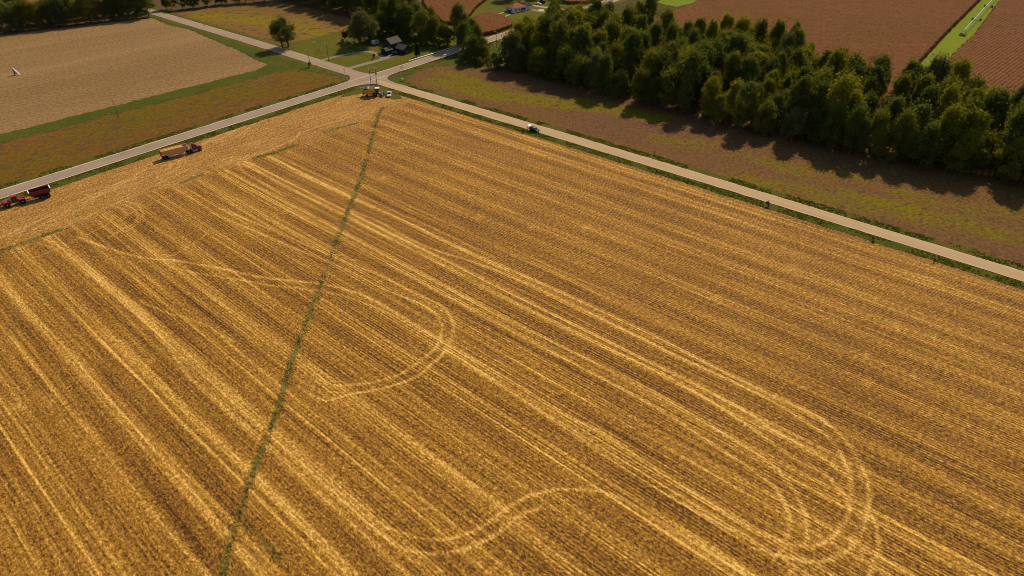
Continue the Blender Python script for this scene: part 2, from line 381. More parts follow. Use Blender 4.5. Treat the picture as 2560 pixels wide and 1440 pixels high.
def densify(poly, step=3.0, jit=0.35, closed=True):
    out = []; n = len(poly)
    for i in range(n if closed else n - 1):
        a, b = poly[i], poly[(i + 1) % n]; L = math.dist(a, b); m = max(1, min(int(L / step), 150))
        for k in range(m):
            t = k / m; out.append((a[0] + (b[0] - a[0]) * t + random.uniform(-jit, jit), a[1] + (b[1] - a[1]) * t + random.uniform(-jit, jit)))
    if not closed: out.append(poly[-1])
    return out
def sheet(name, poly, z, mat, step=3.0, jit=0.35, kind='structure'):
    """one flat sheet with a slightly irregular outline"""
    P = densify(poly, step, jit) if step else poly
    bm = bmesh.new(); bm.faces.new([bm.verts.new((x, y, z)) for x, y in P])
    bmesh.ops.triangulate(bm, faces=bm.faces[:])
    bmesh.ops.recalc_face_normals(bm, faces=bm.faces[:])
    if sum(f.normal.z for f in bm.faces) < 0: bmesh.ops.reverse_faces(bm, faces=bm.faces[:])
    me = bpy.data.meshes.new(name); bm.to_mesh(me); bm.free()
    o = link(name, me, None, mat)
    return tag(o, kind=kind) if kind else o
def ribbon(name, line, w0, z, mat, w1=None, jit=0.12, crown=0.0, kind='structure'):
    """road or path strip; marks.x runs -1..1 across"""
    w1 = w0 if w1 is None else w1
    L = np.array(line, float); n = len(L)
    d = np.gradient(L, axis=0); d /= np.linalg.norm(d, axis=1)[:, None] + 1e-9
    nr = np.stack([-d[:, 1], d[:, 0]], 1); V = []; A = []; m = 7
    for i in range(n):
        W = w0 + (w1 - w0) * i / (n - 1)
        for j in range(m):
            t = -1 + 2 * j / (m - 1)
            e = random.uniform(-jit, jit) if abs(t) == 1 else 0
            p = L[i] + nr[i] * (t * W / 2 + e); V.append((p[0], p[1], z + crown * (1 - t * t))); A.append((t, 0, 0))
    Fq = [(i * m + j, (i + 1) * m + j, (i + 1) * m + j + 1, i * m + j + 1) for i in range(n - 1) for j in range(m - 1)]
    Fq = [f[::-1] for f in Fq]
    me = np_mesh(name, V, Fq, {'marks': A}); o = link(name, me, None, mat)
    return tag(o, kind=kind) if kind else o
def resample(line, step=4.0):
    out = []
    for a, b in zip(line[:-1], line[1:]):
        m = max(1, int(math.dist(a, b) / step))
        for k in range(m): out.append((a[0] + (b[0] - a[0]) * k / m, a[1] + (b[1] - a[1]) * k / m))
    out.append(line[-1]); return out
def offset(line, d):
    L = np.array(line, float); g = np.gradient(L, axis=0); g /= np.linalg.norm(g, axis=1)[:, None] + 1e-9
    return [tuple(p + np.array((-t[1], t[0])) * d) for p, t in zip(L, g)]

# ------------------------------------------------------------------ shape helpers (bmesh)
class MB:
    def __init__(s): s.bm = bmesh.new()
    def _x(s, vs, loc, rot):
        mt = Matrix.Translation(loc) @ Euler(rot).to_matrix().to_4x4()
        bmesh.ops.transform(s.bm, matrix=mt, verts=vs)
    def box(s, c, d, rot=(0, 0, 0), bev=0.0):
        r = bmesh.ops.create_cube(s.bm, size=1.0); vs = r['verts']
        bmesh.ops.scale(s.bm, vec=d, verts=vs)
        if bev:
            es = list({e for v in vs for e in v.link_edges})
            q = bmesh.ops.bevel(s.bm, geom=es, offset=bev, segments=2, affect='EDGES', profile=0.5)
            vs = list({v for f in q['faces'] for v in f.verts} | {v for v in vs if v.is_valid})
        s._x(vs, c, rot); return s
    def cyl(s, c, r, h, axis='Z', n=16, r2=None):
        q = bmesh.ops.create_cone(s.bm, cap_ends=True, segments=n, radius1=r, radius2=r if r2 is None else r2, depth=h)
        rot = {'Z': (0, 0, 0), 'X': (0, math.pi / 2, 0), 'Y': (math.pi / 2, 0, 0)}[axis]
        s._x(q['verts'], c, rot); return s
    def ball(s, c, d, sub=2):
        q = bmesh.ops.create_icosphere(s.bm, subdivisions=sub, radius=0.5)
        bmesh.ops.scale(s.bm, vec=d, verts=q['verts']); s._x(q['verts'], c, (0, 0, 0)); return s
    def bar(s, a, b, r, n=8, r2=None):
        a, b = Vector(a), Vector(b); d = b - a
        q = bmesh.ops.create_cone(s.bm, cap_ends=True, segments=n, radius1=r, radius2=r if r2 is None else r2, depth=d.length)
        mt = Matrix.Translation((a + b) / 2) @ d.to_track_quat('Z', 'Y').to_matrix().to_4x4()
        bmesh.ops.transform(s.bm, matrix=mt, verts=q['verts']); return s
    def prism(s, prof, y0, y1):
        """profile in x,z extruded along y"""
        a = [s.bm.verts.new((x, y0, z)) for x, z in prof]; b = [s.bm.verts.new((x, y1, z)) for x, z in prof]; n = len(prof)
        s.bm.faces.new(a); s.bm.faces.new(b[::-1])
        for i in range(n): s.bm.faces.new((a[i], b[i], b[(i + 1) % n], a[(i + 1) % n]))
        return s
    def hull(s, pts):
        vs = [s.bm.verts.new(p) for p in pts]
        r = bmesh.ops.convex_hull(s.bm, input=vs); return s
    def loft(s, rings, cap=True):
        R = [[s.bm.verts.new(p) for p in r] for r in rings]; n = len(R[0])
        for A, B in zip(R[:-1], R[1:]):
            for i in range(n): s.bm.faces.new((A[i], A[(i + 1) % n], B[(i + 1) % n], B[i]))
        if cap: s.bm.faces.new(R[0][::-1]); s.bm.faces.new(R[-1])
        return s
    def build(s, name, m, parent=None, smooth=False):
        bmesh.ops.recalc_face_normals(s.bm, faces=s.bm.faces[:])
        me = bpy.data.meshes.new(name); s.bm.to_mesh(me); s.bm.free()
        if smooth:
            me.polygons.foreach_set('use_smooth', [True] * len(me.polygons))
        return link(name, me, parent, m)
def wheel(parent, c, r, wd, hubm='hub', name='wheel', side=None):
    """tyre mesh with its hub as a sub-part"""
    b = MB()
    prof = [(r * 0.55, -wd / 2), (r * 0.92, -wd / 2), (r, -wd * 0.36), (r, wd * 0.36), (r * 0.92, wd / 2), (r * 0.55, wd / 2)]
    n = 20
    b.loft([[(c[0] + math.cos(2 * math.pi * k / n) * p[0], c[1] + p[1], c[2] + math.sin(2 * math.pi * k / n) * p[0]) for k in range(n)] for p in prof])
    t = b.build(name, M['black'], parent)
    h = MB().cyl(c, r * 0.54, wd * 0.82, 'Y', 16).cyl((c[0], c[1], c[2]), r * 0.2, wd * 1.12, 'Y', 10)
    h.build('hub', M[hubm], t)
    return t

# ------------------------------------------------------------------ the setting: ground, fields, roads
sheet('ground', [(-12000, -3000), (12000, -3000), (12000, 20000), (-12000, 20000)], 0.0, M['ground'], step=0)

# rows of the harvested field fan out very slightly from a far pivot
A0, RP = math.radians(-40.3), 6400.0
PIV = (0 - RP * math.cos(A0), 200 - RP * math.sin(A0))
def row_uv(W):
    dx, dy = W[:, 0] - PIV[0], W[:, 1] - PIV[1]
    return (np.arctan2(dy, dx) - A0) * RP, np.hypot(dx, dy) - RP
def uv_pt(u, v):
    a = A0 + u / RP; return (PIV[0] + (RP + v) * math.cos(a), PIV[1] + (RP + v) * math.sin(a))
def uv_of(p):
    u, v = row_uv(np.array([G(p)])); return float(u[0]), float(v[0])

def cropscale(x0, y0, k, pts): return [(x0 + a / k, y0 + b / k) for a, b in pts]
TR = []                                                              # wheel tracks in the straw: (ground line, width, strength)
def track(pts, wd=0.62, st=1.0, b=False, f=0): TR.append((smooth_line((back(pts[0]) if b else []) + GP(pts) + (ahead(pts[-1], f) if f else []), 8), wd * 0.74, min(1.0, st * 1.02), True))
def back(px, n=14):
    u, v = uv_of(px); v1 = v
    for _ in range(400):                                             # walk back along the row to the headland
        v1 -= 1.0; x, y = uv_pt(u, v1)
        if -(x + 159.75) * math.sin(math.radians(49.45)) + (y - 177.13) * math.cos(math.radians(49.45)) > -1: break
    return [uv_pt(u, v1 + (v - v1) * k / n) for k in range(n)]
def ahead(px, d=70, n=8):
    u, v = uv_of(px); return [uv_pt(u, v + d * (k + 1) / n) for k in range(n)]
C1 = lambda p: cropscale(640, 640, 3.6, p)
C2 = lambda p: cropscale(1920, 1040, 3.6, p)
C3 = lambda p: cropscale(640, 1040, 2.047, p)
C4 = lambda p: cropscale(1280, 1040, 2.047, p)
C5 = lambda p: cropscale(0, 540, 3.6, p)
C6 = lambda p: cropscale(0, 340, 2.047, p)
C7 = lambda p: cropscale(320, 260, 2.047, p)
C8 = lambda p: cropscale(640, 260, 3.6, p)
C9 = lambda p: cropscale(1280, 640, 3.6, p)
# turning loop in the middle of the field
track(C1([(-300, -420), (200, -210), (700, 10), (1100, 170), (1440, 340), (1640, 430), (1730, 510), (1772, 590), (1780, 660), (1752, 760), (1690, 870), (1600, 960), (1440, 1090), (1290, 1150), (1080, 1205), (860, 1245), (640, 1300), (500, 1250), (380, 1170)]))
track(C1([(-400, -390), (300, -90), (800, 120), (1130, 290), (1450, 420), (1600, 510), (1655, 580), (1672, 650), (1660, 730), (1610, 830), (1520, 915), (1400, 1000), (1300, 1060), (1090, 1128), (880, 1160), (690, 1160), (600, 1110), (470, 990)]))
# big loop at the lower right
track(C8([(130, 470), (540, 700), (860, 850), (1330, 1050), (1760, 1260), (2150, 1430)]) + C9([(600, 400), (1220, 690), (1820, 1000), (2304, 1240)]) + C2([(430, 0), (560, 95), (655, 178), (730, 260), (800, 370), (860, 480), (900, 620), (905, 740), (892, 870), (862, 1000), (800, 1120), (700, 1220), (560, 1292), (400, 1320), (250, 1290), (100, 1258), (0, 1232)]) + C4([(1200, 620), (1040, 540), (700, 350), (520, 230), (180, 0)]) + C9([(0, 1230)]) + C1([(1700, 830)]), 0.7)
track(C8([(820, 950), (1080, 1050), (1500, 1270), (2000, 1440)]) + C9([(0, 190), (560, 450), (1080, 700), (1480, 900), (1900, 1090), (2304, 1290)]) + C2([(270, 12), (400, 95), (540, 192), (620, 290), (680, 390), (722, 500), (742, 620), (745, 740), (727, 860), (690, 950), (620, 1050), (520, 1130), (400, 1168), (280, 1170), (140, 1140), (0, 1075)]) + C4([(1250, 590), (1000, 440), (700, 250), (450, 80), (280, 0)]) + C9([(0, 1130)]) + C1([(1640, 750), (1100, 420), (830, 310), (570, 250), (230, 215), (0, 182)]) + C5([(2000, 475), (1800, 440), (1560, 400), (1300, 380), (1000, 300), (700, 190)]), 0.7)
track(C2([(915, 850), (960, 960), (990, 1100), (982, 1240), (935, 1380), (890, 1480)]), 0.6, 0.9)
track(C2([(640, 560), (700, 640), (800, 650), (850, 760), (830, 900), (760, 1080), (700, 1200)]), 0.5, 0.4)
track(C2([(900, 1150), (800, 1300), (720, 1420)]), 0.6, 0.5)
track(C9([(0, 340), (480, 580), (1080, 870), (1700, 1180), (2150, 1430)]) + C2([(0, 100), (180, 200), (420, 330), (560, 430), (700, 540)]), 0.7, b=True)
track(C9([(0, 400), (700, 760), (1240, 1010), (1600, 1200), (1980, 1430)]) + C2([(240, 385), (450, 490), (580, 590), (680, 700), (720, 790)]), 0.7, b=True)
track(C9([(0, 600), (600, 890), (1100, 1130), (1640, 1440)]) + C2([(0, 410), (130, 540), (230, 660), (300, 800), (340, 930), (350, 1060), (340, 1160)]), 0.65, b=True)
track(C9([(0, 680), (480, 930), (900, 1150), (1400, 1430)]) + C2([(0, 590), (90, 700), (150, 790), (180, 870), (192, 960), (180, 1060), (150, 1160), (110, 1240)]), 0.65, b=True)
track(C2([(250, 1370), (170, 1440), (60, 1500)]), 0.6, 0.8)
# loops at the bottom
track(C3([(560, 480), (640, 550), (720, 590), (800, 615), (900, 632), (1010, 625), (1100, 595), (1180, 550), (1250, 500)]) + C4([(0, 455), (60, 420), (160, 390), (260, 375), (370, 378), (460, 390), (560, 425), (700, 500)]), 0.6, b=True, f=60)
track(C3([(540, 520), (640, 605), (700, 650), (790, 690), (900, 703), (1010, 695), (1110, 670), (1200, 625), (1280, 570)]) + C4([(0, 540), (70, 500), (130, 478)]), 0.6, b=True)
# crossing curves left of the middle
track(C5([(1540, 460), (1800, 520), (2300, 600)]) + C1([(90, 262), (300, 282), (560, 312), (720, 345), (850, 380), (1200, 520), (1560, 720)]), 0.55, 0.8, b=True)
track(C5([(380, 195), (560, 290), (650, 320), (740, 400), (870, 545), (1400, 1050), (1700, 1430)]), 0.9, 0.7, f=110)
track(C5([(330, 240), (480, 290), (600, 380), (800, 540)]), 0.8, 0.6)
track(C5([(1250, 760), (1400, 830), (1560, 890), (1800, 960), (2100, 1130)]), 0.6, 0.7)
track(C5([(1230, 420), (1380, 390), (1560, 350), (1700, 270), (1800, 210), (1880, 140)]), 0.5, 0.6)
# turning marks at the headland edge
track(C6([(600, 345), (650, 355), (690, 380), (705, 410), (690, 445), (640, 470), (560, 520)]), 0.55, 0.8)
track(C6([(560, 360), (610, 365), (640, 390), (640, 420), (600, 440)]), 0.5, 0.7)
track(C6([(640, 335), (700, 350), (728, 385), (728, 415), (700, 450), (650, 490)]), 0.55, 0.8)
track(C6([(440, 430), (470, 400), (510, 390), (540, 420)]), 0.5, 0.6)
track(C7([(590, 292), (640, 322), (760, 400), (940, 490)]), 0.6, 0.9)
track(C7([(560, 290), (590, 345), (680, 400), (800, 470)]), 0.6, 0.8)
track(C7([(395, 345), (480, 370), (640, 470), (800, 560)]), 0.6, 0.7)
track(C7([(360, 390), (480, 470), (700, 610), (900, 720)]), 0.6, 0.8)
track(C7([(830, 200), (870, 160), (900, 140), (1000, 110), (1100, 80)]), 0.5, 0.8)
track(C7([(570, 300), (700, 245), (850, 180), (880, 140)]), 0.5, 0.7)
track(C7([(120, 420), (300, 400), (450, 330), (640, 260), (760, 200)]), 0.6, 0.5)
rs = random.Random(5)
for q in range(26):
    x = rs.uniform(20, 1150); base = (x, 540 - 0.47 * x + rs.uniform(-10, 22)); L_ = rs.uniform(120, 330); bend = rs.uniform(-40, 40)
    track(C6([base, (base[0] + L_ * .33, base[1] - L_ * .15 + bend * .4), (base[0] + L_ * .66, base[1] - L_ * .33 + bend * .3), (base[0] + L_, base[1] - L_ * .50 - bend * .2)]), 0.5, rs.uniform(.3, .7))
for q in range(9):
    cx, cy, r_ = rs.uniform(60, 1100), 0, rs.uniform(14, 34); cy = 560 - 0.47 * cx + rs.uniform(-40, 10); a0 = rs.uniform(-2.4, -.8)
    track(C6([(cx + r_ * 1.5 * math.cos(a0 + .45 * k), cy + r_ * math.sin(a0 + .45 * k)) for k in range(6)]), 0.45, rs.uniform(.4, .8))
for a, s0 in (((60, 500), 0.6), ((200, 620), 0.5), ((330, 470), 0.4)):
    track(C6([(a[0] - 60, a[1] + 20), (a[0] + 150, a[1] - 70), (a[0] + 420, a[1] - 200), (a[0] + 700, a[1] - 330)]), 0.6, s0)
for q, s0 in (((640, 378), .8), ((655, 372), .6), ((150, 720), .7), ((50, 748), .8), ((30, 742), .6), ((330, 620), .5), ((360, 600), .5), ((510, 452), .7), ((490, 462), .7), ((1400, 392), .6), ((1385, 398), .5),
              ((1380, 370), .5), ((1330, 880), .25), ((1500, 620), .3), ((1700, 640), .25), ((300, 1176), .7), ((120, 1100), .5), ((60, 1250), .5), ((820, 1180), .45), ((760, 1300), .5), ((1000, 1290), .45), ((700, 800), .4), ((560, 760), .5), ((430, 860), .45)):
    u, v = uv_of(q)
    v0, v1 = v - random.uniform(40, 90), v + random.uniform(90, 170)
    TR.append(([uv_pt(u + 0.25 * math.sin(t * .9 + u), v0 + (v1 - v0) * t / 24) for t in range(25)], 0.55, s0, False))

WEEDS = [([(957, 268), (945, 290), (905, 440), (868, 530), (800, 718), (735, 885), (690, 1040), (617, 1220)], 1.15, .75), ([(617, 1220), (600, 1290), (575, 1360), (555, 1450)], 1.0, .65), ([(606, 1300), (650, 1345), (695, 1400)], 1.0, .55),
         ([(893, 308), (850, 318), (812, 332)], 1.3, 1.0), ([(736, 364), (690, 381), (640, 394)], 1.6, 1.1), ([(505, 437), (455, 458)], 1.4, .7), ([(152, 574), (80, 600), (0, 628), (-60, 650)], 1.5, 1.0)]
HL0, HLA = G((0, 625)), math.radians(49.45)
def field_extra(W):
    u, v = row_uv(W)
    t = np.zeros(len(W)); thru = np.zeros(len(W))
    for line, wd, st, through in TR:
        L = np.array(line); lo, hi = L.min(0) - 4, L.max(0) + 4
        k = np.where(((W > lo) & (W < hi)).all(1))[0]
        if len(k) == 0: continue
        d = dist_poly(W[k], line); T_ = thru if through else t; T_[k] = np.maximum(T_[k], st * np.exp(-(d / wd) ** 2))
    sd_ = -(W[:, 0] - HL0[0]) * math.sin(HLA) + (W[:, 1] - HL0[1]) * math.cos(HLA)
    head = np.clip((sd_ + (vnoise(W, 0.13, 3) - 0.5) * 11) / 9.0 + 0.5, 0, 1)
    t = np.maximum(t * (1 - head), thru * (1 - 0.25 * head)) * (0.75 + 0.45 * vnoise(W, 0.35, 21))
    soft = np.where(u > -18, 0.70, 1.05) * (0.55 + 0.6 * vnoise(W, 0.012, 5))
    soft = np.where((u > 40), 0.75, soft)
    wd_ = np.zeros(len(W))
    for l, r_, g_ in WEEDS:
        d = dist_poly(W, GP(l)); wd_ = np.maximum(wd_, np.exp(-(d / r_) ** 2) * np.clip(g_ + 1.2 * vnoise(W, 0.16, 31) - .3, 0, 1))
    for p_ in SCARS:
        d = np.hypot(W[:, 0] - G(p_)[0], W[:, 1] - G(p_)[1]); t = t - .75 * np.exp(-(d / .9) ** 2)
    for p_ in HEAPS:
        g_ = G(p_); dx, dy = W[:, 0] - g_[0], W[:, 1] - g_[1]; a_ = dx * math.cos(A0) + dy * math.sin(A0); c_ = -dx * math.sin(A0) + dy * math.cos(A0)
        t = np.maximum(t, .42 * np.exp(-(a_ / 1.6) ** 2 - (c_ / 2.4) ** 2))
    return {'rows': np.column_stack([u, v, wd_]), 'marks': np.column_stack([t, head, soft])}

SCARS = [(278, 857), (270, 902), (620, 905), (476, 965), (800, 755), (930, 815), (505, 1105), (808, 1136), (1245, 1070), (1790, 752), (1770, 985), (1975, 676), (1350, 880), (1690, 1300), (1130, 700), (585, 1345)]
HEAPS = [(1790, 745), (2165, 890), (2170, 955), (1330, 568), (1000, 370), (1465, 570), (1200, 540), (110, 680), (370, 905), (130, 1000), (50, 1015), (960, 445), (1985, 668), (2240, 815)]
PAVED = resample(smooth_line(GP([(-420, 621), (0, 488), (320, 387), (640, 285.5), (971, 181.5), (1150, 123.5), (1343, 62), (1551, -5), (1900, -118)]), 6), 3.0)
GRAV_N = resample(smooth_line(GP([(180, -30), (300, 5), (400, 36), (640, 108), (760, 146), (865, 179), (930, 199)]), 6), 3.0)
GRAV_S = resample(smooth_line(GP([(945, 203), (990, 217.2), (1335, 319.8), (1670, 420.5), (2100, 551.5), (2560, 693), (3000, 829)]), 6), 3.0)

main_poly = GP([(-420, 650), (0, 500), (390, 380), (640, 300), (885, 222), (960, 238), (990, 233), (1300, 324), (1580, 412), (2560, 716), (2900, 826), (3100, 1560), (-700, 1560)])
grid_field('stubble_field', main_poly, 0.42, 0.05, M['stubble'], bumpz=0.05, extra=field_extra, ang=A0)

# west side: tan stubble, grass strip, ripening beans
tan_poly = GP([(-250, 130), (0, 88), (160, 70), (380, 46), (412, 58), (470, 72), (565, 112), (640, 150), (668, 160), (655, 172), (640, 176), (320, 258), (0, 338), (-250, 402)])
sheet('tan_field', tan_poly, 0.04, M['tan'], 2, 1.0)
strip_poly = GP([(-250, 402), (0, 337), (320, 257), (640, 176), (655, 170), (668, 160), (640, 148), (600, 128), (560, 112), (480, 76), (412, 60), (395, 42), (420, 44), (640, 115), (740, 152), (860, 190), (866, 195), (740, 172), (640, 196), (320, 278), (0, 360), (-250, 424)])
sheet('grass_strip', strip_poly, 0.10, M['grass_dk'], 1.6, 0.9)
bean_w_poly = GP([(-250, 420), (0, 358), (320, 276), (640, 194), (740, 171), (800, 172), (850, 183), (868, 196), (845, 208), (640, 266), (390, 348), (0, 472), (-250, 545)])
def bean_w_marks(W):
    d = dist_poly(W, GP([(-100, 480), (200, 345), (480, 250), (700, 205), (800, 190)]))
    p = np.clip(1.15 - d / 22.0, 0, 1) * (0.35 + 0.9 * vnoise(W, 0.05, 8))
    return np.column_stack([p, p * 0, p * 0])
grid_field('bean_field_west', bean_w_poly, 2.0, 0.06, M['bean_w'], bean_w_marks, 0.25)
bean_n_poly = GP([(432, 36), (560, 15), (690, 2), (820, 30), (960, 70), (885, 72), (744, 104), (700, 114), (640, 96), (560, 72)])
def bean_n_marks(W):
    d = dist_poly(W, GP([(520, 40), (640, 50), (700, 60), (790, 80)]))
    p = np.clip(1.0 - d / 28.0, 0, 1) * (0.3 + 0.9 * vnoise(W, 0.06, 9)); return np.column_stack([p, p * 0, p * 0])
grid_field('bean_field_north', bean_n_poly, 2.0, 0.06, M['bean_n'], bean_n_marks, 0.25)
# east side: mauve beans below the wood
bean_e_poly = GP([(1008, 198), (1017, 190), (1050, 170), (1090, 161), (1140, 160), (1240, 140), (1480, 150), (1700, 190), (2100, 290), (2600, 340), (3000, 400), (3000, 803), (2560, 668), (1760, 430), (1580, 379), (1280, 288), (1040, 218)])
EB = [[(1095, 205), (1160, 222), (1290, 246), (1400, 256), (1520, 268), (1640, 292)], [(1110, 182), (1180, 205), (1260, 232)], [(1820, 450), (2000, 470), (2180, 520), (2400, 560), (2600, 600)],
      [(2120, 490), (2300, 530), (2480, 580)], [(1650, 345), (1800, 370), (1950, 420), (2150, 440)], [(2250, 480), (2420, 520), (2560, 535)]]
EW = [9.0, 7.5, 9.0, 8.0, 8.0, 7.0]; ES = [1.1, 0.9, 0.60, 0.72, 0.45, 0.55]
def bean_e_marks(W):
    p = np.zeros(len(W))
    for l, wd, s in zip(EB, EW, ES): p = np.maximum(p, s * np.clip(1.25 - dist_poly(W, GP(l)) / wd, 0, 1))
    p = p * (0.55 + 0.7 * vnoise(W, 0.11, 12)); return np.column_stack([p, p * 0, p * 0])
grid_field('bean_field_east', bean_e_poly, 1.2, 0.06, M['bean_e'], bean_e_marks, 0.2)
# creek side, lawns, rough grass
sheet('creek_grass', GP([(1000, 176), (1140, 130), (1245, 104), (1345, 72), (1390, 62), (1400, 140), (1300, 185), (1200, 168), (1090, 164), (1030, 182)]), 0.09, M['grass_dk'], 3, 0.7)
sheet('house_lawn', GP([(700, 122), (742, 104), (885, 72), (960, 60), (1090, 60), (1240, 84), (1240, 92), (1140, 121), (1080, 141), (975, 176), (900, 186), (862, 170), (760, 140)]), 0.11, M['lawn'], 3, 0.5)
sheet('east_lawn', GP([(1130, -10), (1240, -14), (1480, -20), (1545, -4), (1484, 12), (1343, 58), (1242, 92), (1180, 108), (1150, 60)]), 0.08, M['lawn'], 3, 0.5)
sheet('rough_grass', GP([(1480, 22), (1551, -2), (1680, -50), (1780, -30), (1720, 20), (1640, 40), (1500, 70), (1420, 60)]), 0.05, M['weedy'], 3, 0.7)
sheet('far_grass', GP([(1640, 6), (1700, -20), (1770, -16), (1745, 4), (1690, 18)]), 0.08, M['lime'], 3, 0.7)
sheet('green_strip', GP([(2640, -180), (2455, 0), (2375, 80), (2310, 150), (2240, 235), (2160, 340), (2230, 350), (2300, 232), (2352, 165), (2432, 90), (2500, 0), (2680, -180)]), 0.07, M['lime'], 3, 0.25)
sheet('far_field_west', GP([(-60, 30), (100, 12), (300, -4), (380, -14), (380, -60), (-60, -60)]), 0.05, M['bean_n'], 4, 0.6)
# verges
def verge(name, line, o0, o1, z, m, jit=0.45):
    a = resample(offset(line, o0), 2.0); b = resample(offset(line, o1), 2.0)
    a = [(x + random.uniform(-jit, jit), y + random.uniform(-jit, jit)) for x, y in a]; b = [(x + random.uniform(-jit, jit), y + random.uniform(-jit, jit)) for x, y in b]
    return sheet(name, a + b[::-1], z, m, step=0)
def cut(line, x0, x1): return [p for p in line if x0 <= p[0] <= x1]
gx0 = G((985, 216))[0]
verge('grass_verge', cut(GRAV_S, gx0, 1e9), 2.8, 7.2, 0.12, M['grass'])
verge('grass_verge', cut(GRAV_S, gx0 - 6, 1e9), -7.4, -2.8, 0.12, M['grass_dk'])
px1 = G((905, 204))[0]
verge('grass_verge', cut(PAVED, -1e9, px1 - 6), 3.4, 8.2, 0.13, M['grass'])
verge('grass_verge', cut(PAVED, -1e9, px1), -9.0, -3.4, 0.13, M['grass_dk'])
px2 = G((1010, 172))[0]
verge('grass_verge', cut(PAVED, px2, 1e9), -8.5, -3.4, 0.125, M['grass'])
verge('grass_verge', cut(PAVED, px2 - 4, 1e9), 3.4, 8.0, 0.125, M['grass'])
verge('grass_verge', cut(GRAV_N, -1e9, G((700, 127))[0]), 3.0, 8.0, 0.13, M['grass'])
verge('grass_verge', cut(GRAV_N, -1e9, G((850, 175))[0]), -8.0, -3.0, 0.13, M['grass'])
# grass corner under the combine and by the junction
sheet('grass_corner', GP([(868, 226), (905, 217), (950, 217), (985, 229), (1010, 236), (1000, 240), (1006, 246), (988, 249), (976, 247), (975, 240), (900, 233), (850, 244)]), 0.14, M['grass'], 2, 0.5)
sheet('grass_corner', GP([(868, 201), (872, 196), (868, 191), (845, 178), (800, 164), (800, 172), (842, 186), (856, 196), (846, 207)]), 0.14, M['grass'], 2, 0.5)
sheet('grass_corner', GP([(972, 196), (1006, 184), (1060, 166), (1050, 176), (1018, 192), (1012, 203), (1040, 218), (1060, 228), (990, 209), (972, 201)]), 0.14, M['grass_dk'], 2, 0.5)

# roads
ribbon('gravel_road', GRAV_N, 7.2, 0.20, M['gravel_n'], 8.0, 0.15, 0.06)
ribbon('gravel_road', GRAV_S, 7.2, 0.22, M['gravel'], 6.1, 0.15, 0.06)
sheet('junction_apron', smooth_line(GP([(800, 150), (862, 168), (900, 181), (940, 185.5), (985, 176), (1015, 166), (1000, 178), (975, 190), (969, 198), (985, 207), (1040, 228), (1000, 219.5), (968, 213), (940, 211.5), (905, 213.5), (860, 224), (800, 243), (850, 216), (872, 202), (874, 195), (866, 188), (800, 166)]), 4)[:-1], 0.27, M['gravel_n'], step=0)
ribbon('paved_road', PAVED, 8.0, 0.30, M['paved'], 8.4, 0.12, 0.07)
lw = mat_simple('worn_line_paint', (0.46, 0.36, 0.24), 0.9, 0.1, 0.35, 0.4)
for off_ in (-2.95, 2.95):
    l0 = offset(PAVED, off_); a, b = offset(l0, -0.09), offset(l0, 0.09)
    n = len(a); V = [(x, y, 0.385 - 0.0) for x, y in a] + [(x, y, 0.385) for x, y in b]
    tag(link('edge_line', np_mesh('edge_line', V, [(i, i + 1, n + i + 1, n + i) for i in range(n - 1)]), None, lw), kind='structure')
# driveways and paths
def path(name, pts, wd, m, z=0.16): return ribbon(name, resample(smooth_line(GP(pts), 6), 1.5), wd, z, m, None, 0.15, 0.02)
path('driveway', [(868, 173), (900, 164), (934, 155), (960, 147.5), (975, 142), (984, 137), (1000, 130)], 3.6, M['drive'])
path('driveway', [(960, 147), (951, 140), (938, 134), (922, 130), (900, 130)], 3.4, M['drive'], 0.17)
path('driveway', [(800, 153), (815, 149), (840, 142), (863, 137.5), (895, 132), (905, 131)], 2.6, M['drive'], 0.18)
path('driveway', [(1326, 12), (1345, 16), (1370, 19.5), (1400, 23.5), (1430, 28)], 4.2, M['drive_pale'])
path('driveway', [(1330, 25), (1350, 29), (1375, 34), (1400, 38.5), (1408, 41)], 4.0, M['drive'], 0.17)
sheet('concrete_pad', GP([(1344, 25), (1350, 23.2), (1361, 24.5), (1360, 28.2), (1350, 27.5)]), 0.19, M['concrete'], step=0)
path('footpath', [(1236, 40), (1248, 35.5), (1260, 31)], 1.6, M['drive_pale'])
path('footpath', [(1257, 43.5), (1266, 40), (1276, 36.5)], 1.6, M['drive_pale'])
sheet('concrete_pad', GP([(970, 139.5), (976.5, 137), (979, 139.5), (974, 142.2)]), 0.20, M['concrete'], step=0)

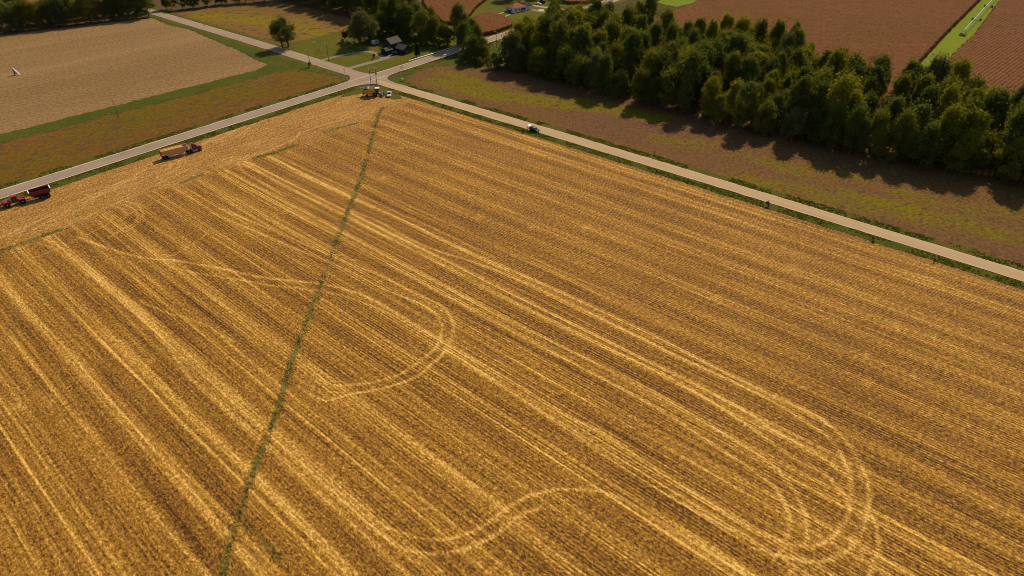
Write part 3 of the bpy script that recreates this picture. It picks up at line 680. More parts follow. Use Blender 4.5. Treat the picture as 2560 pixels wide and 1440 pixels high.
# ------------------------------------------------------------------ trees
def leaf_cards(P, Nrm, size, rng, jitter=1.0, fold=True):
    """many small leaf-clump faces at points P, turned roughly along Nrm"""
    n = len(P)
    d = Nrm + rng.normal(0, jitter, (n, 3)); d /= np.linalg.norm(d, axis=1)[:, None] + 1e-9
    a = np.cross(d, rng.normal(0, 1, (n, 3))); a /= np.linalg.norm(a, axis=1)[:, None] + 1e-9
    b = np.cross(d, a)
    s = (size * rng.uniform(0.55, 1.25, n))[:, None]
    V = np.stack([P - a * s * .5, P - b * s * .36 + d * s * .1, P + a * s * .5, P + b * s * .36 + d * s * .1], 1).reshape(-1, 3)
    F = np.arange(4 * n).reshape(n, 4)
    return V, F
def crown_mesh(name, rng, h, base, rx, lobes, cards, size, style):
    """crown made of leafy lobes with gaps between them"""
    L = []
    for _ in range(lobes * 6):
        if len(L) >= lobes: break
        t = rng.random() ** (0.75 if style != 'wide' else 0.9)
        z = base + (h - base) * (0.06 + 0.90 * t)
        q = (z - base) / (h - base)
        if style == 'upright': env = rx * (0.55 + 0.85 * q) * (1 - 0.80 * max(0, q - 0.55) / 0.45)
        elif style == 'cone': env = rx * (1.0 - 0.93 * q)
        else: env = rx * math.sqrt(max(0.03, 1 - (2 * q - 0.86) ** 2 * 0.92))
        an = rng.random() * 2 * math.pi; r = env * math.sqrt(rng.random()) * 0.9
        L.append((r * math.cos(an), r * math.sin(an), z, q))
    P, Q = [], []
    for i, (x, y, z, q) in enumerate(L):
        m = int(cards / lobes * rng.uniform(0.6, 1.4))
        sr = rx * rng.uniform(0.17, 0.36) * (0.8 if style == 'cone' else 1.0); sz = sr * (2.5 if style == 'upright' else 0.95)
        v = rng.normal(0, 1, (m, 3)); v /= np.linalg.norm(v, axis=1)[:, None]
        v[:, 2] = np.where(v[:, 2] < -0.35, -v[:, 2] * 0.6, v[:, 2])
        rad = rng.uniform(0.72, 1.08, m)[:, None]
        P.append(np.array((x, y, z)) + v * rad * np.array((sr, sr, sz))); Q.append(v)
    # loose sprays that roughen the outline
    P, Q = np.concatenate(P), np.concatenate(Q)
    m = cards // 3; sel = rng.integers(0, len(P), m)                  # stray sprays between and beyond the lobes
    P = np.concatenate([P, P[sel] + rng.normal(0, 1, (m, 3)) * np.array((.17, .17, .24)) * rx]); Q = np.concatenate([Q, rng.normal(0, 1, (m, 3))])
    P[:, 2] = np.maximum(P[:, 2], 0.25)
    V, F = leaf_cards(P, Q, size, rng)
    return np_mesh(name, V, F), L
def trunk_mesh(name, rng, h, base, r0, L, forks=1, spread=0.0):
    b = MB()
    for f in range(forks):
        ox = (f - (forks - 1) / 2) * spread
        top = Vector((ox * 1.6 + rng.normal(0, .3), rng.normal(0, .3), base + (h - base) * 0.62)); mid = Vector((ox * 1.15, 0, base * 0.9 + 0.8))
        b.bar((ox, 0, -0.3), mid, r0, 8, r0 * 0.72); b.bar(mid, top, r0 * 0.72, 7, r0 * 0.22)
        for (x, y, z, q) in L[f::forks][:7]:
            s = mid.lerp(top, min(0.9, max(0.05, (z - mid.z - 1.5) / max(0.5, top.z - mid.z) * 0.8)))
            b.bar(s, (x * .85, y * .85, z - 0.3), r0 * 0.30, 5, r0 * 0.07)
    bm = b.bm; bmesh.ops.recalc_face_normals(bm, faces=bm.faces[:]); me = bpy.data.meshes.new(name); bm.to_mesh(me); bm.free(); me.materials.append(M['bark'])
    return me
PROTO = {}
def proto(key, seed, h, base, rx, lobes, cards, size, style, r0=0.35, forks=1, spread=0.0):
    rng = np.random.default_rng(seed)
    cm, L = crown_mesh('crown', rng, h, base, rx, lobes, cards, size, style)
    cm.materials.append(M['leaf_dark'])
    PROTO[key] = (cm, trunk_mesh('trunk', rng, h, base, r0, L, forks, spread), h)
proto('up1', 1, 20, 1.6, 4.9, 40, 7200, .64, 'upright', .38)
proto('up2', 2, 20, 1.4, 5.4, 44, 7800, .64, 'upright', .40)
proto('up3', 3, 20, 1.8, 4.1, 34, 6000, .64, 'upright', .34)
proto('rd1', 4, 16, 1.2, 6.0, 44, 7600, .64, 'round', .36)
proto('rd2', 5, 16, 1.0, 5.6, 40, 7000, .64, 'round', .34)
proto('rd3', 6, 16, 1.4, 6.6, 50, 8200, .64, 'round', .40)
proto('lone', 7, 16, 2.4, 7.0, 60, 9000, .60, 'round', .55, 2, 3.4)
proto('maple', 8, 18, 1.6, 8.8, 70, 11500, .66, 'round', .6)
proto('bush1', 9, 4, .2, 2.3, 12, 800, .48, 'round', .12)
proto('bush2', 10, 4, .2, 2.0, 10, 700, .48, 'round', .12)
proto('fir', 12, 9, .4, 2.2, 60, 3600, .50, 'cone', .2)
LEAFNAME = {'leaf_dark': 'dark green', 'leaf_olive': 'olive green', 'leaf_lime': 'yellow-green', 'leaf_grey': 'grey-green', 'leaf_rust': 'rusty red', 'leaf_fir': 'blackish green'}
def tree(name, key, xy, h, leaf, label, cat='tree', group=None, rz=None, wide=1.0):
    cm, tm, h0 = PROTO[key]; s = h / h0
    r = thing(name, label, cat, (xy[0], xy[1], 0.0), random.uniform(0, 6.28) if rz is None else rz, group)
    r.scale = (s * wide, s * wide, s)
    c = link('crown', cm, r); c.material_slots[0].link = 'OBJECT'; c.material_slots[0].material = M[leaf]
    link('trunk', tm, r)
    return r
def ordinal(n):
    u = ['', 'first', 'second', 'third', 'fourth', 'fifth', 'sixth', 'seventh', 'eighth', 'ninth', 'tenth', 'eleventh', 'twelfth', 'thirteenth', 'fourteenth', 'fifteenth', 'sixteenth', 'seventeenth', 'eighteenth', 'nineteenth']
    if n < 20: return u[n]
    t = {2: 'twent', 3: 'thirt', 4: 'fort', 5: 'fift'}[n // 10]
    return t + 'ieth' if n % 10 == 0 else t + 'y-' + u[n % 10]

# --- the wood east of the junction
front = resample(GP([(1268, 170), (1330, 188), (1480, 232), (1640, 268), (1760, 300), (1900, 336), (2060, 370), (2240, 408), (2400, 436), (2570, 466), (2720, 500), (2860, 530)]), 1.0)
back = resample(GP([(1330, 120), (1400, 108), (1470, 92), (1560, 120), (1600, 132), (1700, 140), (1850, 130), (1960, 158), (2060, 200), (2130, 245), (2230, 262), (2330, 262), (2440, 325), (2560, 330), (2700, 372), (2900, 420)]), 1.0)
def along(line, t): return line[min(len(line) - 1, max(0, int(t * (len(line) - 1))))]
nf = int(len(front) / 8.6)
rows_t = {}
for i in range(nf):
    t = (i + .5) / nf; Fp, Bp = along(front, t), along(back, t); D = math.dist(Fp, Bp); n = max(2, round(D / 9.6))
    for k in range(n):
        s = (k + .15 + random.uniform(-.18, .22)) / n
        x = Fp[0] + (Bp[0] - Fp[0]) * s + random.uniform(-2.4, 2.4); y = Fp[1] + (Bp[1] - Fp[1]) * s + random.uniform(-2.4, 2.4)
        if k > 1 and random.random() < 0.10: continue
        rows_t.setdefault(k, []).append((x, y, i))
for k, lst in sorted(rows_t.items()):
    for q, (x, y, i) in enumerate(lst):
        edge = k == 0
        key = random.choice(['up1', 'up2', 'up3', 'up1', 'up2', 'up3', 'rd2', 'rd1'] if k else ['up1', 'rd1', 'rd2', 'up2', 'rd3'])
        hh = random.uniform(15.5, 24.5) if key[0] == 'u' else random.uniform(12.5, 20.0)
        if edge: hh *= random.uniform(0.72, 1.0)
        lf = random.choices(['leaf_dark', 'leaf_olive', 'leaf_lime', 'leaf_grey'], [4, 4.5, 2.2, 0.9])[0]
        shape = 'upright' if key[0] == 'u' else 'rounded'
        row = 'front row of the wood' if edge else ordinal(k + 1) + ' row of the wood'
        tree('woodland_tree', key, (x, y), hh, lf, '%s %s tree, %s from the road end, %s' % (LEAFNAME[lf], shape, ordinal(q + 1), row), 'tree', 'trees of the wood', wide=random.uniform(.90, 1.22))
# undergrowth along the front edge of the wood
for q in range(34):
    t = (q + random.uniform(.1, .9)) / 34; p = along(front, t); d = random.uniform(-2.0, 2.5)
    tree('undergrowth_bush', random.choice(['bush1', 'bush2']), (p[0] + d * .6, p[1] + d), random.uniform(2.5, 5.5), random.choice(['leaf_dark', 'leaf_olive', 'leaf_grey']),
         'low bush at the foot of the wood, %s from the road end' % ordinal(q + 1), 'bush', 'bushes along the foot of the wood')
# brush along the creek
cp = [(1165, 158), (1182, 162), (1200, 165), (1222, 172), (1243, 176), (1250, 164), (1270, 168), (1278, 158), (1300, 158), (1310, 146), (1290, 148), (1330, 150), (1190, 152), (1158, 150), (1208, 142), (1342, 132), (1322, 128)]
for q, c in enumerate(cp):
    tree('creek_brush', random.choice(['rd1', 'rd2', 'bush1', 'bush2']), G(c), random.uniform(3.5, 7.5), random.choice(['leaf_dark', 'leaf_olive', 'leaf_olive', 'leaf_lime']), 'creekside bush, %s counting from the bridge to the wood' % ordinal(q + 1), 'bush', 'bushes along the creek')
# --- single and grouped trees, each with its own place
SPOTS = [  # name, proto, base pixel, height, leaf, label, group
 ('shade_tree', 'lone', (714, 119), 16.0, 'leaf_dark', 'lone twin-trunked shade tree beside the gravel road', None),
 ('maple_tree', 'maple', (912, 112), 17.5, 'leaf_grey', 'broad rounded grey-green tree shading the lawn left of the dark house', None),
 ('yard_tree', 'up2', (968, 84), 19, 'leaf_olive', 'olive tree close behind the broad grey-green yard tree', 'trees behind the dark house'),
 ('yard_tree', 'up1', (990, 88), 21, 'leaf_dark', 'tall dark tree rising straight behind the two-storey dark house', 'trees behind the dark house'),
 ('yard_tree', 'rd3', (1020, 98), 19, 'leaf_dark', 'broad dark tree behind the garage wing of the dark house', 'trees behind the dark house'),
 ('yard_tree', 'up2', (1010, 74), 22, 'leaf_olive', 'tallest olive tree behind the dark house, topping its neighbours', 'trees behind the dark house'),
 ('yard_tree', 'rd1', (1045, 90), 18, 'leaf_dark', 'dark rounded tree right of the tallest olive tree by the dark house', 'trees behind the dark house'),
 ('yard_tree', 'rd3', (1060, 108), 17, 'leaf_dark', 'broad dark tree right of the dark garage, nearest the lawn edge', 'trees behind the dark house'),
 ('yard_tree', 'rd2', (1086, 110), 15, 'leaf_olive', 'low rounded olive tree between the dark house and the creek', 'trees behind the dark house'),
 ('yard_tree', 'rd2', (1110, 114), 12, 'leaf_dark', 'low dark tree touching the left side of the tall creek tree', 'trees behind the dark house'),
 ('yard_tree', 'up3', (950, 62), 19, 'leaf_dark', 'narrow dark tree at the end of the shelterbelt behind the yard', 'trees behind the dark house'),
 ('yard_tree', 'rd2', (938, 98), 12, 'leaf_dark', 'dark tree standing over the small camper in the yard', 'trees behind the dark house'),
 ('yard_tree', 'rd3', (1000, 92), 17, 'leaf_dark', 'dark rounded tree pressed against the back of the dark house', 'trees behind the dark house'),
 ('yard_tree', 'up2', (1035, 78), 20, 'leaf_dark', 'dark upright tree behind the tallest olive tree, away from the house', 'trees behind the dark house'),
 ('yard_tree', 'rd1', (1078, 86), 15, 'leaf_dark', 'dark rounded tree at the edge of the brown corn strip', 'trees behind the dark house'),
 ('yard_tree', 'rd3', (1062, 112), 9, 'leaf_olive', 'low broad olive tree at the creek side of the dark garage', 'trees behind the dark house'),
 ('yard_tree', 'rd2', (1125, 112), 9, 'leaf_olive', 'low olive tree at the guardrail before the bridge', 'trees behind the dark house'),
 ('yard_tree', 'rd3', (960, 96), 14, 'leaf_dark', 'dark tree between the small camper and the dark house', 'trees behind the dark house'),
 ('yard_tree', 'rd1', (885, 104), 10, 'leaf_grey', 'grey-green low tree under the left side of the broad yard tree', 'trees behind the dark house'),
 ('rusty_tree', 'bush1', (866, 104), 5.5, 'leaf_rust', 'small rusty red tree at the left edge of the house lawn', None),
 ('yard_conifer', 'fir', (1044, 143), 7.5, 'leaf_fir', 'narrow dark conifer alone on the lawn beside the paved road', None),
 ('clipped_shrub', 'bush2', (935.5, 146.5), 2.4, 'leaf_fir', 'small round shrub inside the driveway loop', None),
 ('creek_tree', 'up2', (1152, 112), 21, 'leaf_dark', 'very tall dark tree by the bridge over the creek', 'trees along the creek'),
 ('creek_tree', 'rd2', (1178, 104), 13, 'leaf_olive', 'olive tree beside the very tall bridge tree', 'trees along the creek'),
 ('creek_tree', 'up3', (1196, 146), 17, 'leaf_dark', 'slim dark tree on the near side of the paved road at the bridge', 'trees along the creek'),
 ('creek_tree', 'rd3', (1172, 143), 10, 'leaf_dark', 'low dark tree hugging the near road edge at the bridge', 'trees along the creek'),
 ('creek_tree', 'rd1', (1212, 156), 8.5, 'leaf_olive', 'low olive tree between the bridge and the bean field corner', 'trees along the creek'),
 ('creek_tree', 'rd2', (1236, 168), 7.5, 'leaf_dark', 'low dark tree at the bean field corner below the bright grass', 'trees along the creek'),
 ('creek_tree', 'up2', (1290, 172), 17, 'leaf_grey', 'slim grey-green tree standing apart at the road end of the wood', 'trees along the creek'),
 ('creek_tree', 'rd2', (1262, 150), 7, 'leaf_olive', 'low olive tree right of the bright green grass by the creek', 'trees along the creek'),
 ('creek_tree', 'rd1', (1186, 153), 13, 'leaf_dark', 'dark rounded tree right below the slim dark bridge tree', 'trees along the creek'),
 ('creek_tree', 'rd3', (1207, 150), 11, 'leaf_dark', 'dark spreading tree right of the slim dark bridge tree', 'trees along the creek'),
 ('creek_tree', 'rd1', (1166, 126), 15, 'leaf_dark', 'dark tree at the right foot of the very tall bridge tree', 'trees along the creek'),
 ('roadside_tree', 'maple', (1478, 92), 17, 'leaf_lime', 'wide bright yellow-green tree at the top of the wood by the road', None),
 ('roadside_tree', 'rd3', (1432, 84), 14, 'leaf_lime', 'bright yellow-green tree overhanging the paved road', None),
 ('roadside_tree', 'rd1', (1392, 100), 13, 'leaf_olive', 'olive tree at the roadside corner of the wood', None),
 ('poplar_tree', 'up3', (1618, 96), 25, 'leaf_dark', 'tallest dark poplar rising from the back of the wood to the frame edge', None),
 ('poplar_tree', 'up1', (1592, 92), 19, 'leaf_olive', 'olive poplar touching the left side of the tallest poplar', None),
 ('poplar_tree', 'up3', (1972, 150), 19, 'leaf_dark', 'dark poplar sticking up alone against the brown corn', None),
 ('ranch_tree', 'maple', (1272, -2), 15, 'leaf_dark', 'dark round tree left of the white ranch house', 'trees around the ranch house'),
 ('ranch_tree', 'rd3', (1300, 6), 13, 'leaf_dark', 'dark tree directly behind the reddish ranch roof', 'trees around the ranch house'),
 ('ranch_tree', 'rd1', (1325, 8), 13, 'leaf_dark', 'dark tree behind the garage end of the ranch house', 'trees around the ranch house'),
 ('ranch_tree', 'rd1', (1345, -6), 14, 'leaf_dark', 'dark tree behind the parked white car', 'trees around the ranch house'),
 ('verge_bush', 'bush1', (1917, 516), 1.7, 'leaf_dark', 'dark bush on the verge, nearest the middle of the pale road', 'bushes on the pale road verge'),
 ('verge_bush', 'bush2', (1720, 456), 1.3, 'leaf_dark', 'dark bush on the verge just past the road sign', 'bushes on the pale road verge'),
 ('verge_bush', 'bush2', (1641, 431), 1.0, 'leaf_dark', 'smallest dark bush on the verge opposite the road sign', 'bushes on the pale road verge'),
 ('verge_bush', 'bush1', (2182, 602), 1.4, 'leaf_olive', 'brownish olive bush on the verge toward the right of the pale road', 'bushes on the pale road verge'),
 ('verge_bush', 'bush2', (2335, 655), 1.0, 'leaf_rust', 'low rusty bush on the verge nearest the right frame edge', 'bushes on the pale road verge'),
 ('verge_bush', 'bush2', (2052, 558), .8, 'leaf_dark', 'low dark bush between the two larger verge bushes', 'bushes on the pale road verge'),
 ('verge_bush', 'bush1', (1309, 331), 1.2, 'leaf_dark', 'dark bush on the verge left of the parked dark car', 'bushes on the pale road verge'),
 ('verge_bush', 'bush2', (775, 168), 2.6, 'leaf_olive', 'olive bush at the foot of the leftmost roadside pole', None),
]
for nm, key, px, hh, lf, lab, grp in SPOTS:
    tree(nm, key, G(px), hh, lf, lab, 'bush' if 'bush' in nm or 'shrub' in nm else 'tree', grp)
ub = sorted([(946, 100), (956, 104), (972, 100), (1012, 106), (1026, 108), (1038, 113), (1050, 116), (1064, 118), (1078, 119), (1092, 118), (1100, 122), (1118, 119), (900, 108), (926, 106)])
for q, c in enumerate(ub):
    tree('yard_shrub', random.choice(['bush1', 'bush2', 'rd2']), G(c), random.uniform(3.5, 6.5), random.choice(['leaf_dark', 'leaf_dark', 'leaf_olive']), 'low dark shrub under the trees around the dark house, %s from the left' % ordinal(q + 1), 'bush', 'shrubs under the yard trees')
def belt(line, n, h0, h1, name, where, group, keys=('rd1', 'rd2', 'rd3', 'up2'), leaf=('leaf_dark', 'leaf_olive', 'leaf_grey'), jit=1.5):
    L = resample(GP(line), .5)
    for q in range(n):
        p = along(L, (q + .5 + random.uniform(-.2, .2)) / n); lf = random.choice(leaf); key = random.choice(keys)
        tree(name, key, (p[0] + random.uniform(-jit, jit), p[1] + random.uniform(-jit, jit)), random.uniform(h0, h1), lf, '%s tree, %s from the left %s' % (LEAFNAME[lf], ordinal(q + 1), where), 'tree', group)
belt([(-50, 90), (0, 82), (180, 62), (378, 40)], 19, 13, 16.5, 'hedgerow_tree', 'in the near row above the tan field', 'trees above the tan field', jit=2)
belt([(-50, 76), (0, 70), (180, 50), (378, 30)], 17, 11, 14.5, 'hedgerow_tree', 'in the far row above the tan field', 'trees above the tan field', jit=2)
belt([(-20, 22), (30, 18), (72, 16)], 4, 9, 12, 'hedgerow_tree', 'in the top left corner beyond the hedgerow', 'trees above the tan field')
belt([(404, 24), (440, 25), (500, 18), (560, 10), (690, 2)], 14, 9, 13, 'hedgerow_tree', 'in the row behind the gold bean field', 'trees behind the gold bean field')
belt([(700, -4), (760, 8), (845, 29), (905, 44), (962, 60)], 14, 17, 20, 'shelterbelt_tree', 'in the near row of the dark shelterbelt', 'trees of the dark shelterbelt', ('up1', 'up2', 'rd3', 'rd1'), ('leaf_dark', 'leaf_dark', 'leaf_olive'))
belt([(720, -16), (780, -6), (860, 14), (920, 30), (985, 50)], 13, 17, 21, 'shelterbelt_tree', 'in the far row of the dark shelterbelt', 'trees of the dark shelterbelt', ('up1', 'up2', 'rd3', 'rd1'), ('leaf_dark', 'leaf_dark', 'leaf_olive'))

# ------------------------------------------------------------------ standing corn, weeds and verge grass (nobody could count them)
def corn_block(name, poly, cell, h, mat, ang=0.0, label=''):
    """standing maize: a rough canopy with leafy sides"""
    ca, sa = math.cos(ang), math.sin(ang)
    Q = np.array([(x * ca + y * sa, -x * sa + y * ca) for x, y in poly]); x0, y0 = Q.min(0) - cell; x1, y1 = Q.max(0) + cell
    nx, ny = int((x1 - x0) / cell) + 1, int((y1 - y0) / cell) + 1
    cx, cy = np.meshgrid(x0 + (np.arange(nx - 1) + .5) * cell, y0 + (np.arange(ny - 1) + .5) * cell, indexing='ij')
    ins = inside(np.stack([cx.ravel(), cy.ravel()], 1), [tuple(q) for q in Q]).reshape(nx - 1, ny - 1)
    gx, gy = np.meshgrid(x0 + np.arange(nx) * cell, y0 + np.arange(ny) * cell, indexing='ij')
    J = (RNG.random((nx, ny, 3)) - .5) * np.array((cell * .6, cell * .6, .7))
    X, Y, Z = gx + J[..., 0], gy + J[..., 1], h + J[..., 2]
    top = np.stack([X, Y, Z], -1).reshape(-1, 3); bot = top.copy(); bot[:, 2] = 0.0
    V = np.concatenate([top, bot]); nb = nx * ny; F = []
    idx = lambda i, j: i * ny + j
    ii, jj = np.where(ins)
    F = [np.stack([idx(ii, jj), idx(ii + 1, jj), idx(ii + 1, jj + 1), idx(ii, jj + 1)], 1)]
    pad = np.pad(ins, 1)
    for di, dj, c1, c2 in ((-1, 0, (0, 0), (0, 1)), (1, 0, (1, 1), (1, 0)), (0, -1, (1, 0), (0, 0)), (0, 1, (0, 1), (1, 1))):
        e = ins & ~pad[1 + di:nx + di, 1 + dj:ny + dj]; i, j = np.where(e)
        a, b = idx(i + c1[0], j + c1[1]), idx(i + c2[0], j + c2[1])
        F.append(np.stack([a, b, b + nb, a + nb], 1))
    F = np.concatenate(F); used, inv = np.unique(F, return_inverse=True); F = inv.reshape(F.shape); V = V[used]
    W = np.column_stack([V[:, 0] * ca - V[:, 1] * sa, V[:, 0] * sa + V[:, 1] * ca, V[:, 2]])
    o = link(name, np_mesh(name, W, F), None, mat)
    return tag(o, label, 'corn', None, 'stuff')
corn_block('corn_field', GP([(1520, 78), (1600, 58), (1660, 44), (1730, 18), (1790, -30), (1900, -200), (2630, -200), (2450, 0), (2369, 80), (2304, 150), (2230, 236), (2120, 330), (2000, 200), (1850, 120), (1700, 110), (1600, 110)]), 1.1, 2.3, M['corn'], math.radians(44), 'reddish brown standing corn between the wood and the green strip')
corn_block('corn_field', GP([(2690, -180), (2504, 0), (2437, 90), (2358, 165), (2305, 235), (2240, 350), (2400, 430), (2620, 460), (2900, 520), (3200, 300), (3200, -180)]), 1.1, 2.3, M['corn_rows'], math.radians(44), 'reddish brown corn in clear rows right of the green strip')
corn_block('corn_field', GP([(1198, 44), (1225, 37), (1256, 46), (1281, 60), (1280, 68), (1240, 84), (1200, 92), (1160, 100), (1140, 86), (1170, 66)]), 0.8, 2.2, M['corn'], 0.3, 'rounded patch of brown corn left of the paved road')
corn_block('corn_field', GP([(1056, 6), (1090, -20), (1250, -24), (1196, 16), (1175, 40), (1160, 62), (1110, 62), (1075, 40)]), 0.9, 2.2, M['corn'], 0.3, 'brown corn strip behind the dark house trees')
corn_block('corn_field', GP([(1366, -30), (1372, 2), (1420, 11), (1462, 11), (1500, 3), (1540, -12), (1600, -40)]), 0.9, 2.2, M['corn'], 0.3, 'brown corn behind the parked cars at the frame edge')

def tufts(name, P, h, size, mat, label, cat):
    """leafy tufts standing at ground points P"""
    n = len(P); V = []; k = 4
    a = RNG.random((n, k)) * 2 * math.pi; hh = h * RNG.uniform(.5, 1.25, (n, k)); s = size * RNG.uniform(.6, 1.3, (n, k))
    ox, oy = RNG.normal(0, size * .35, (n, k)), RNG.normal(0, size * .35, (n, k))
    bx, by = P[:, 0:1] + ox, P[:, 1:2] + oy; dx, dy = np.cos(a) * s * .5, np.sin(a) * s * .5
    lean = RNG.normal(0, .45, (n, k, 2)) * hh[..., None]
    z0 = np.full((n, k), 0.05)
    V = np.stack([np.stack([bx - dx, by - dy, z0], -1), np.stack([bx + dx, by + dy, z0], -1), np.stack([bx + dx * .7 + lean[..., 0], by + dy * .7 + lean[..., 1], z0 + hh], -1), np.stack([bx - dx * .7 + lean[..., 0], by - dy * .7 + lean[..., 1], z0 + hh * .85], -1)], 2).reshape(-1, 3)
    F = np.arange(4 * n * k).reshape(-1, 4)
    o = link(name, np_mesh(name, V, F), None, mat)
    return tag(o, label, cat, None, 'stuff')
def strip_pts(line, wd, dens, gap=0.0, sc=0.12, seed=1, taper=True):
    L = np.array(line, float); seg = np.linalg.norm(np.diff(L, axis=0), axis=1); tot = seg.sum(); n = int(tot * wd * dens)
    c = np.concatenate([[0], np.cumsum(seg)]); s = RNG.random(n) * tot; i = np.clip(np.searchsorted(c, s) - 1, 0, len(seg) - 1); f = (s - c[i]) / seg[i]
    d = np.diff(L, axis=0)[i] / seg[i][:, None]; q = L[i] + np.diff(L, axis=0)[i] * f[:, None]
    off_ = (RNG.normal(0, wd * .30, n) if taper else (RNG.random(n) - .5) * wd); P = q + np.stack([-d[:, 1], d[:, 0]], 1) * off_[:, None]
    if gap: P = P[vnoise(P, sc, seed) > gap * RNG.uniform(.75, 1.25, len(P))]
    return P
W1 = GP([(957, 268), (945, 290), (905, 440), (868, 530), (800, 718), (735, 885), (690, 1040), (617, 1220)])
tufts('weeds', np.concatenate([strip_pts(resample(W1, 2), 1.9, 5, .30, .35, 4), strip_pts(resample(GP([(617, 1220), (600, 1290), (575, 1360), (555, 1450)]), 1), 1.8, 5, .36, .35, 5), strip_pts(resample(GP([(606, 1300), (650, 1345), (695, 1400)]), 1), 1.8, 5, .38, .4, 6)]), .10, .22, M['blade_dk'], 'ragged line of green weeds running down the stubble', 'weeds')
for pts, dn, lab in (([(893, 308), (850, 318), (812, 332)], 3.0, 'short strip of green weeds at the headland nearest the junction'), ([(736, 364), (690, 381), (640, 394)], 3.4, 'strip of green weeds at the headland below the semi trailer'),
                     ([(505, 437), (480, 448), (455, 458)], 1.6, 'thin patch of green weeds in the middle of the headland'), ([(152, 574), (80, 600), (0, 628), (-60, 650)], 2.8, 'strip of green weeds at the headland by the left frame edge')):
    tufts('weeds', strip_pts(resample(GP(pts), 1), 2.2, dn * 1.3, .34, .3, 7), .10, .22, M['blade_dk'], lab, 'weeds')
def verge_pts(line, o0, o1, dens, gap=.35, seed=2):
    return strip_pts(resample(offset(line, (o0 + o1) / 2), 3), abs(o1 - o0), dens, gap, .2, seed, False)
vis = lambda L: [p for p in L if -260 < p[0] < 330]
tufts('verge_plants', np.concatenate([verge_pts(cut(GRAV_S, gx0, 330), -7.4, -3.5, 2.4, .42, 3), verge_pts(cut(PAVED, -260, px1), -9.0, -4.2, 2.0, .42, 4)]), .30, .38, M['blade'], 'tall grass growing on the verges around the stubble field', 'grass')
tufts('verge_plants', np.concatenate([verge_pts(cut(GRAV_S, gx0, 330), 3.2, 7.4, 3.5, .34, 5), verge_pts(cut(PAVED, -260, px1 - 6), 4.0, 8.4, 2.4, .4, 6), verge_pts(cut(PAVED, px2, 60), -8.6, -4.2, 3, .34, 7)]), .28, .38, M['blade'], 'grass growing on the far verges of both roads', 'grass')

# ------------------------------------------------------------------ vehicles
def Gz(p, z):
    dx, dy = p[0] - 1280.0, p[1] - 720.0; t = (CAM_H - z) / (FPX * SP + dy * CP)
    return (dx * t, (FPX * CP - dy * SP) * t)
def at(p, z=0.06): g = G(p); return (g[0], g[1], z)
def fwd(loc, a, d): return (loc[0] + math.cos(a) * d, loc[1] + math.sin(a) * d, loc[2])

# --- semi tractor and hopper trailer beside the paved road
sa_ = GA((408, 399), (507, 374)); s0 = at((406, 399))
t = thing('grain_trailer', 'tan hopper trailer heaped with orange corn, hitched to the maroon semi truck', 'trailer', s0, sa_)
b = MB()
b.prism([(0.1, 2.3), (0.1, 2.9), (10.2, 2.9), (10.2, 2.2), (8.9, 1.5), (7.9, 0.75), (6.5, 0.75), (5.4, 1.7), (4.9, 1.7), (4.0, 0.75), (2.6, 0.75), (1.6, 1.7)], -1.22, 1.22)
for y in (-1.25, 1.25): b.box((5.15, y, 3.15), (10.1, .08, .75))
b.box((0.12, 0, 3.15), (.08, 2.42, .75)).box((10.18, 0, 3.15), (.08, 2.42, .75)).box((8.6, 0, 3.15), (.08, 2.42, .7))
for k in range(9): b.box((0.9 + k * 1.1, -1.30, 2.85), (.09, .06, 1.3)).box((0.9 + k * 1.1, 1.30, 2.85), (.09, .06, 1.3))
b.build('hopper', M['tanpanel'], t)
b = MB()
for y in (-1.27, 1.27): b.box((5.15, y, 3.57), (10.3, .13, .12))
b.box((10.25, 0, 3.57), (.13, 2.5, .12)).build('top_rail', M['cream'], t)
MB().box((0.02, 0, 2.4), (.14, 2.6, 2.3)).box((-.03, -1.0, 1.2), (.1, .3, .6)).box((-.03, 1.0, 1.2), (.1, .3, .6)).build('rear_frame', M['darkred'], t)
MB().box((5.2, .45, 1.05), (9.8, .14, .2)).box((5.2, -.45, 1.05), (9.8, .14, .2)).box((1.3, 0, .75), (2.4, .9, .25)).build('chassis', M['dark'], t)
MB().bar((7.9, -.9, 1.2), (7.9, -.9, .15), .07).bar((7.9, .9, 1.2), (7.9, .9, .15), .07).box((7.9, -.9, .12), (.3, .3, .06)).box((7.9, .9, .12), (.3, .3, .06)).build('landing_gear', M['steel'], t)
for x in (0.75, 1.95):
    for y in (-.98, .98): wheel(t, (x, y, .5), .5, .5)
bm = MB(); n, m = 30, 9; rings = []
for i in range(n):
    x = .25 + 8.25 * i / (n - 1); hgt = .55 * min(1, i / 3, (n - 1 - i) / 3) * (.85 + .15 * math.sin(i * 1.4)); rr = []
    for j in range(m): y = -1.17 + 2.34 * j / (m - 1); rr.append((x, y, 3.25 + hgt * (1 - (y / 1.2) ** 2) + random.uniform(0, .05)))
    rings.append(rr + [(x, 1.17, 2.95), (x, -1.17, 2.95)])
hp = bm.loft(rings).build('corn_heap', M['corn_grain'], None); hp.location = s0; hp.rotation_euler = (0, 0, sa_)
tag(hp, 'orange heap of shelled corn filling the tan hopper trailer', 'corn')
t = thing('semi_truck', 'maroon sleeper semi truck with long hood and chrome stacks beside the road', 'truck', fwd(s0, sa_, 9.2), sa_)
MB().box((3.1, .42, .85), (6.2, .14, .26)).box((3.1, -.42, .85), (6.2, .14, .26)).box((1.3, 0, 1.06), (1.2, 1.1, .14)).build('chassis', M['dark'], t)
MB().prism([(2.45, .95), (2.45, 3.35), (2.75, 3.62), (3.35, 3.55), (4.05, 2.95), (4.55, 2.25), (4.6, .95)], -1.12, 1.12).build('cab', M['maroon'], t)
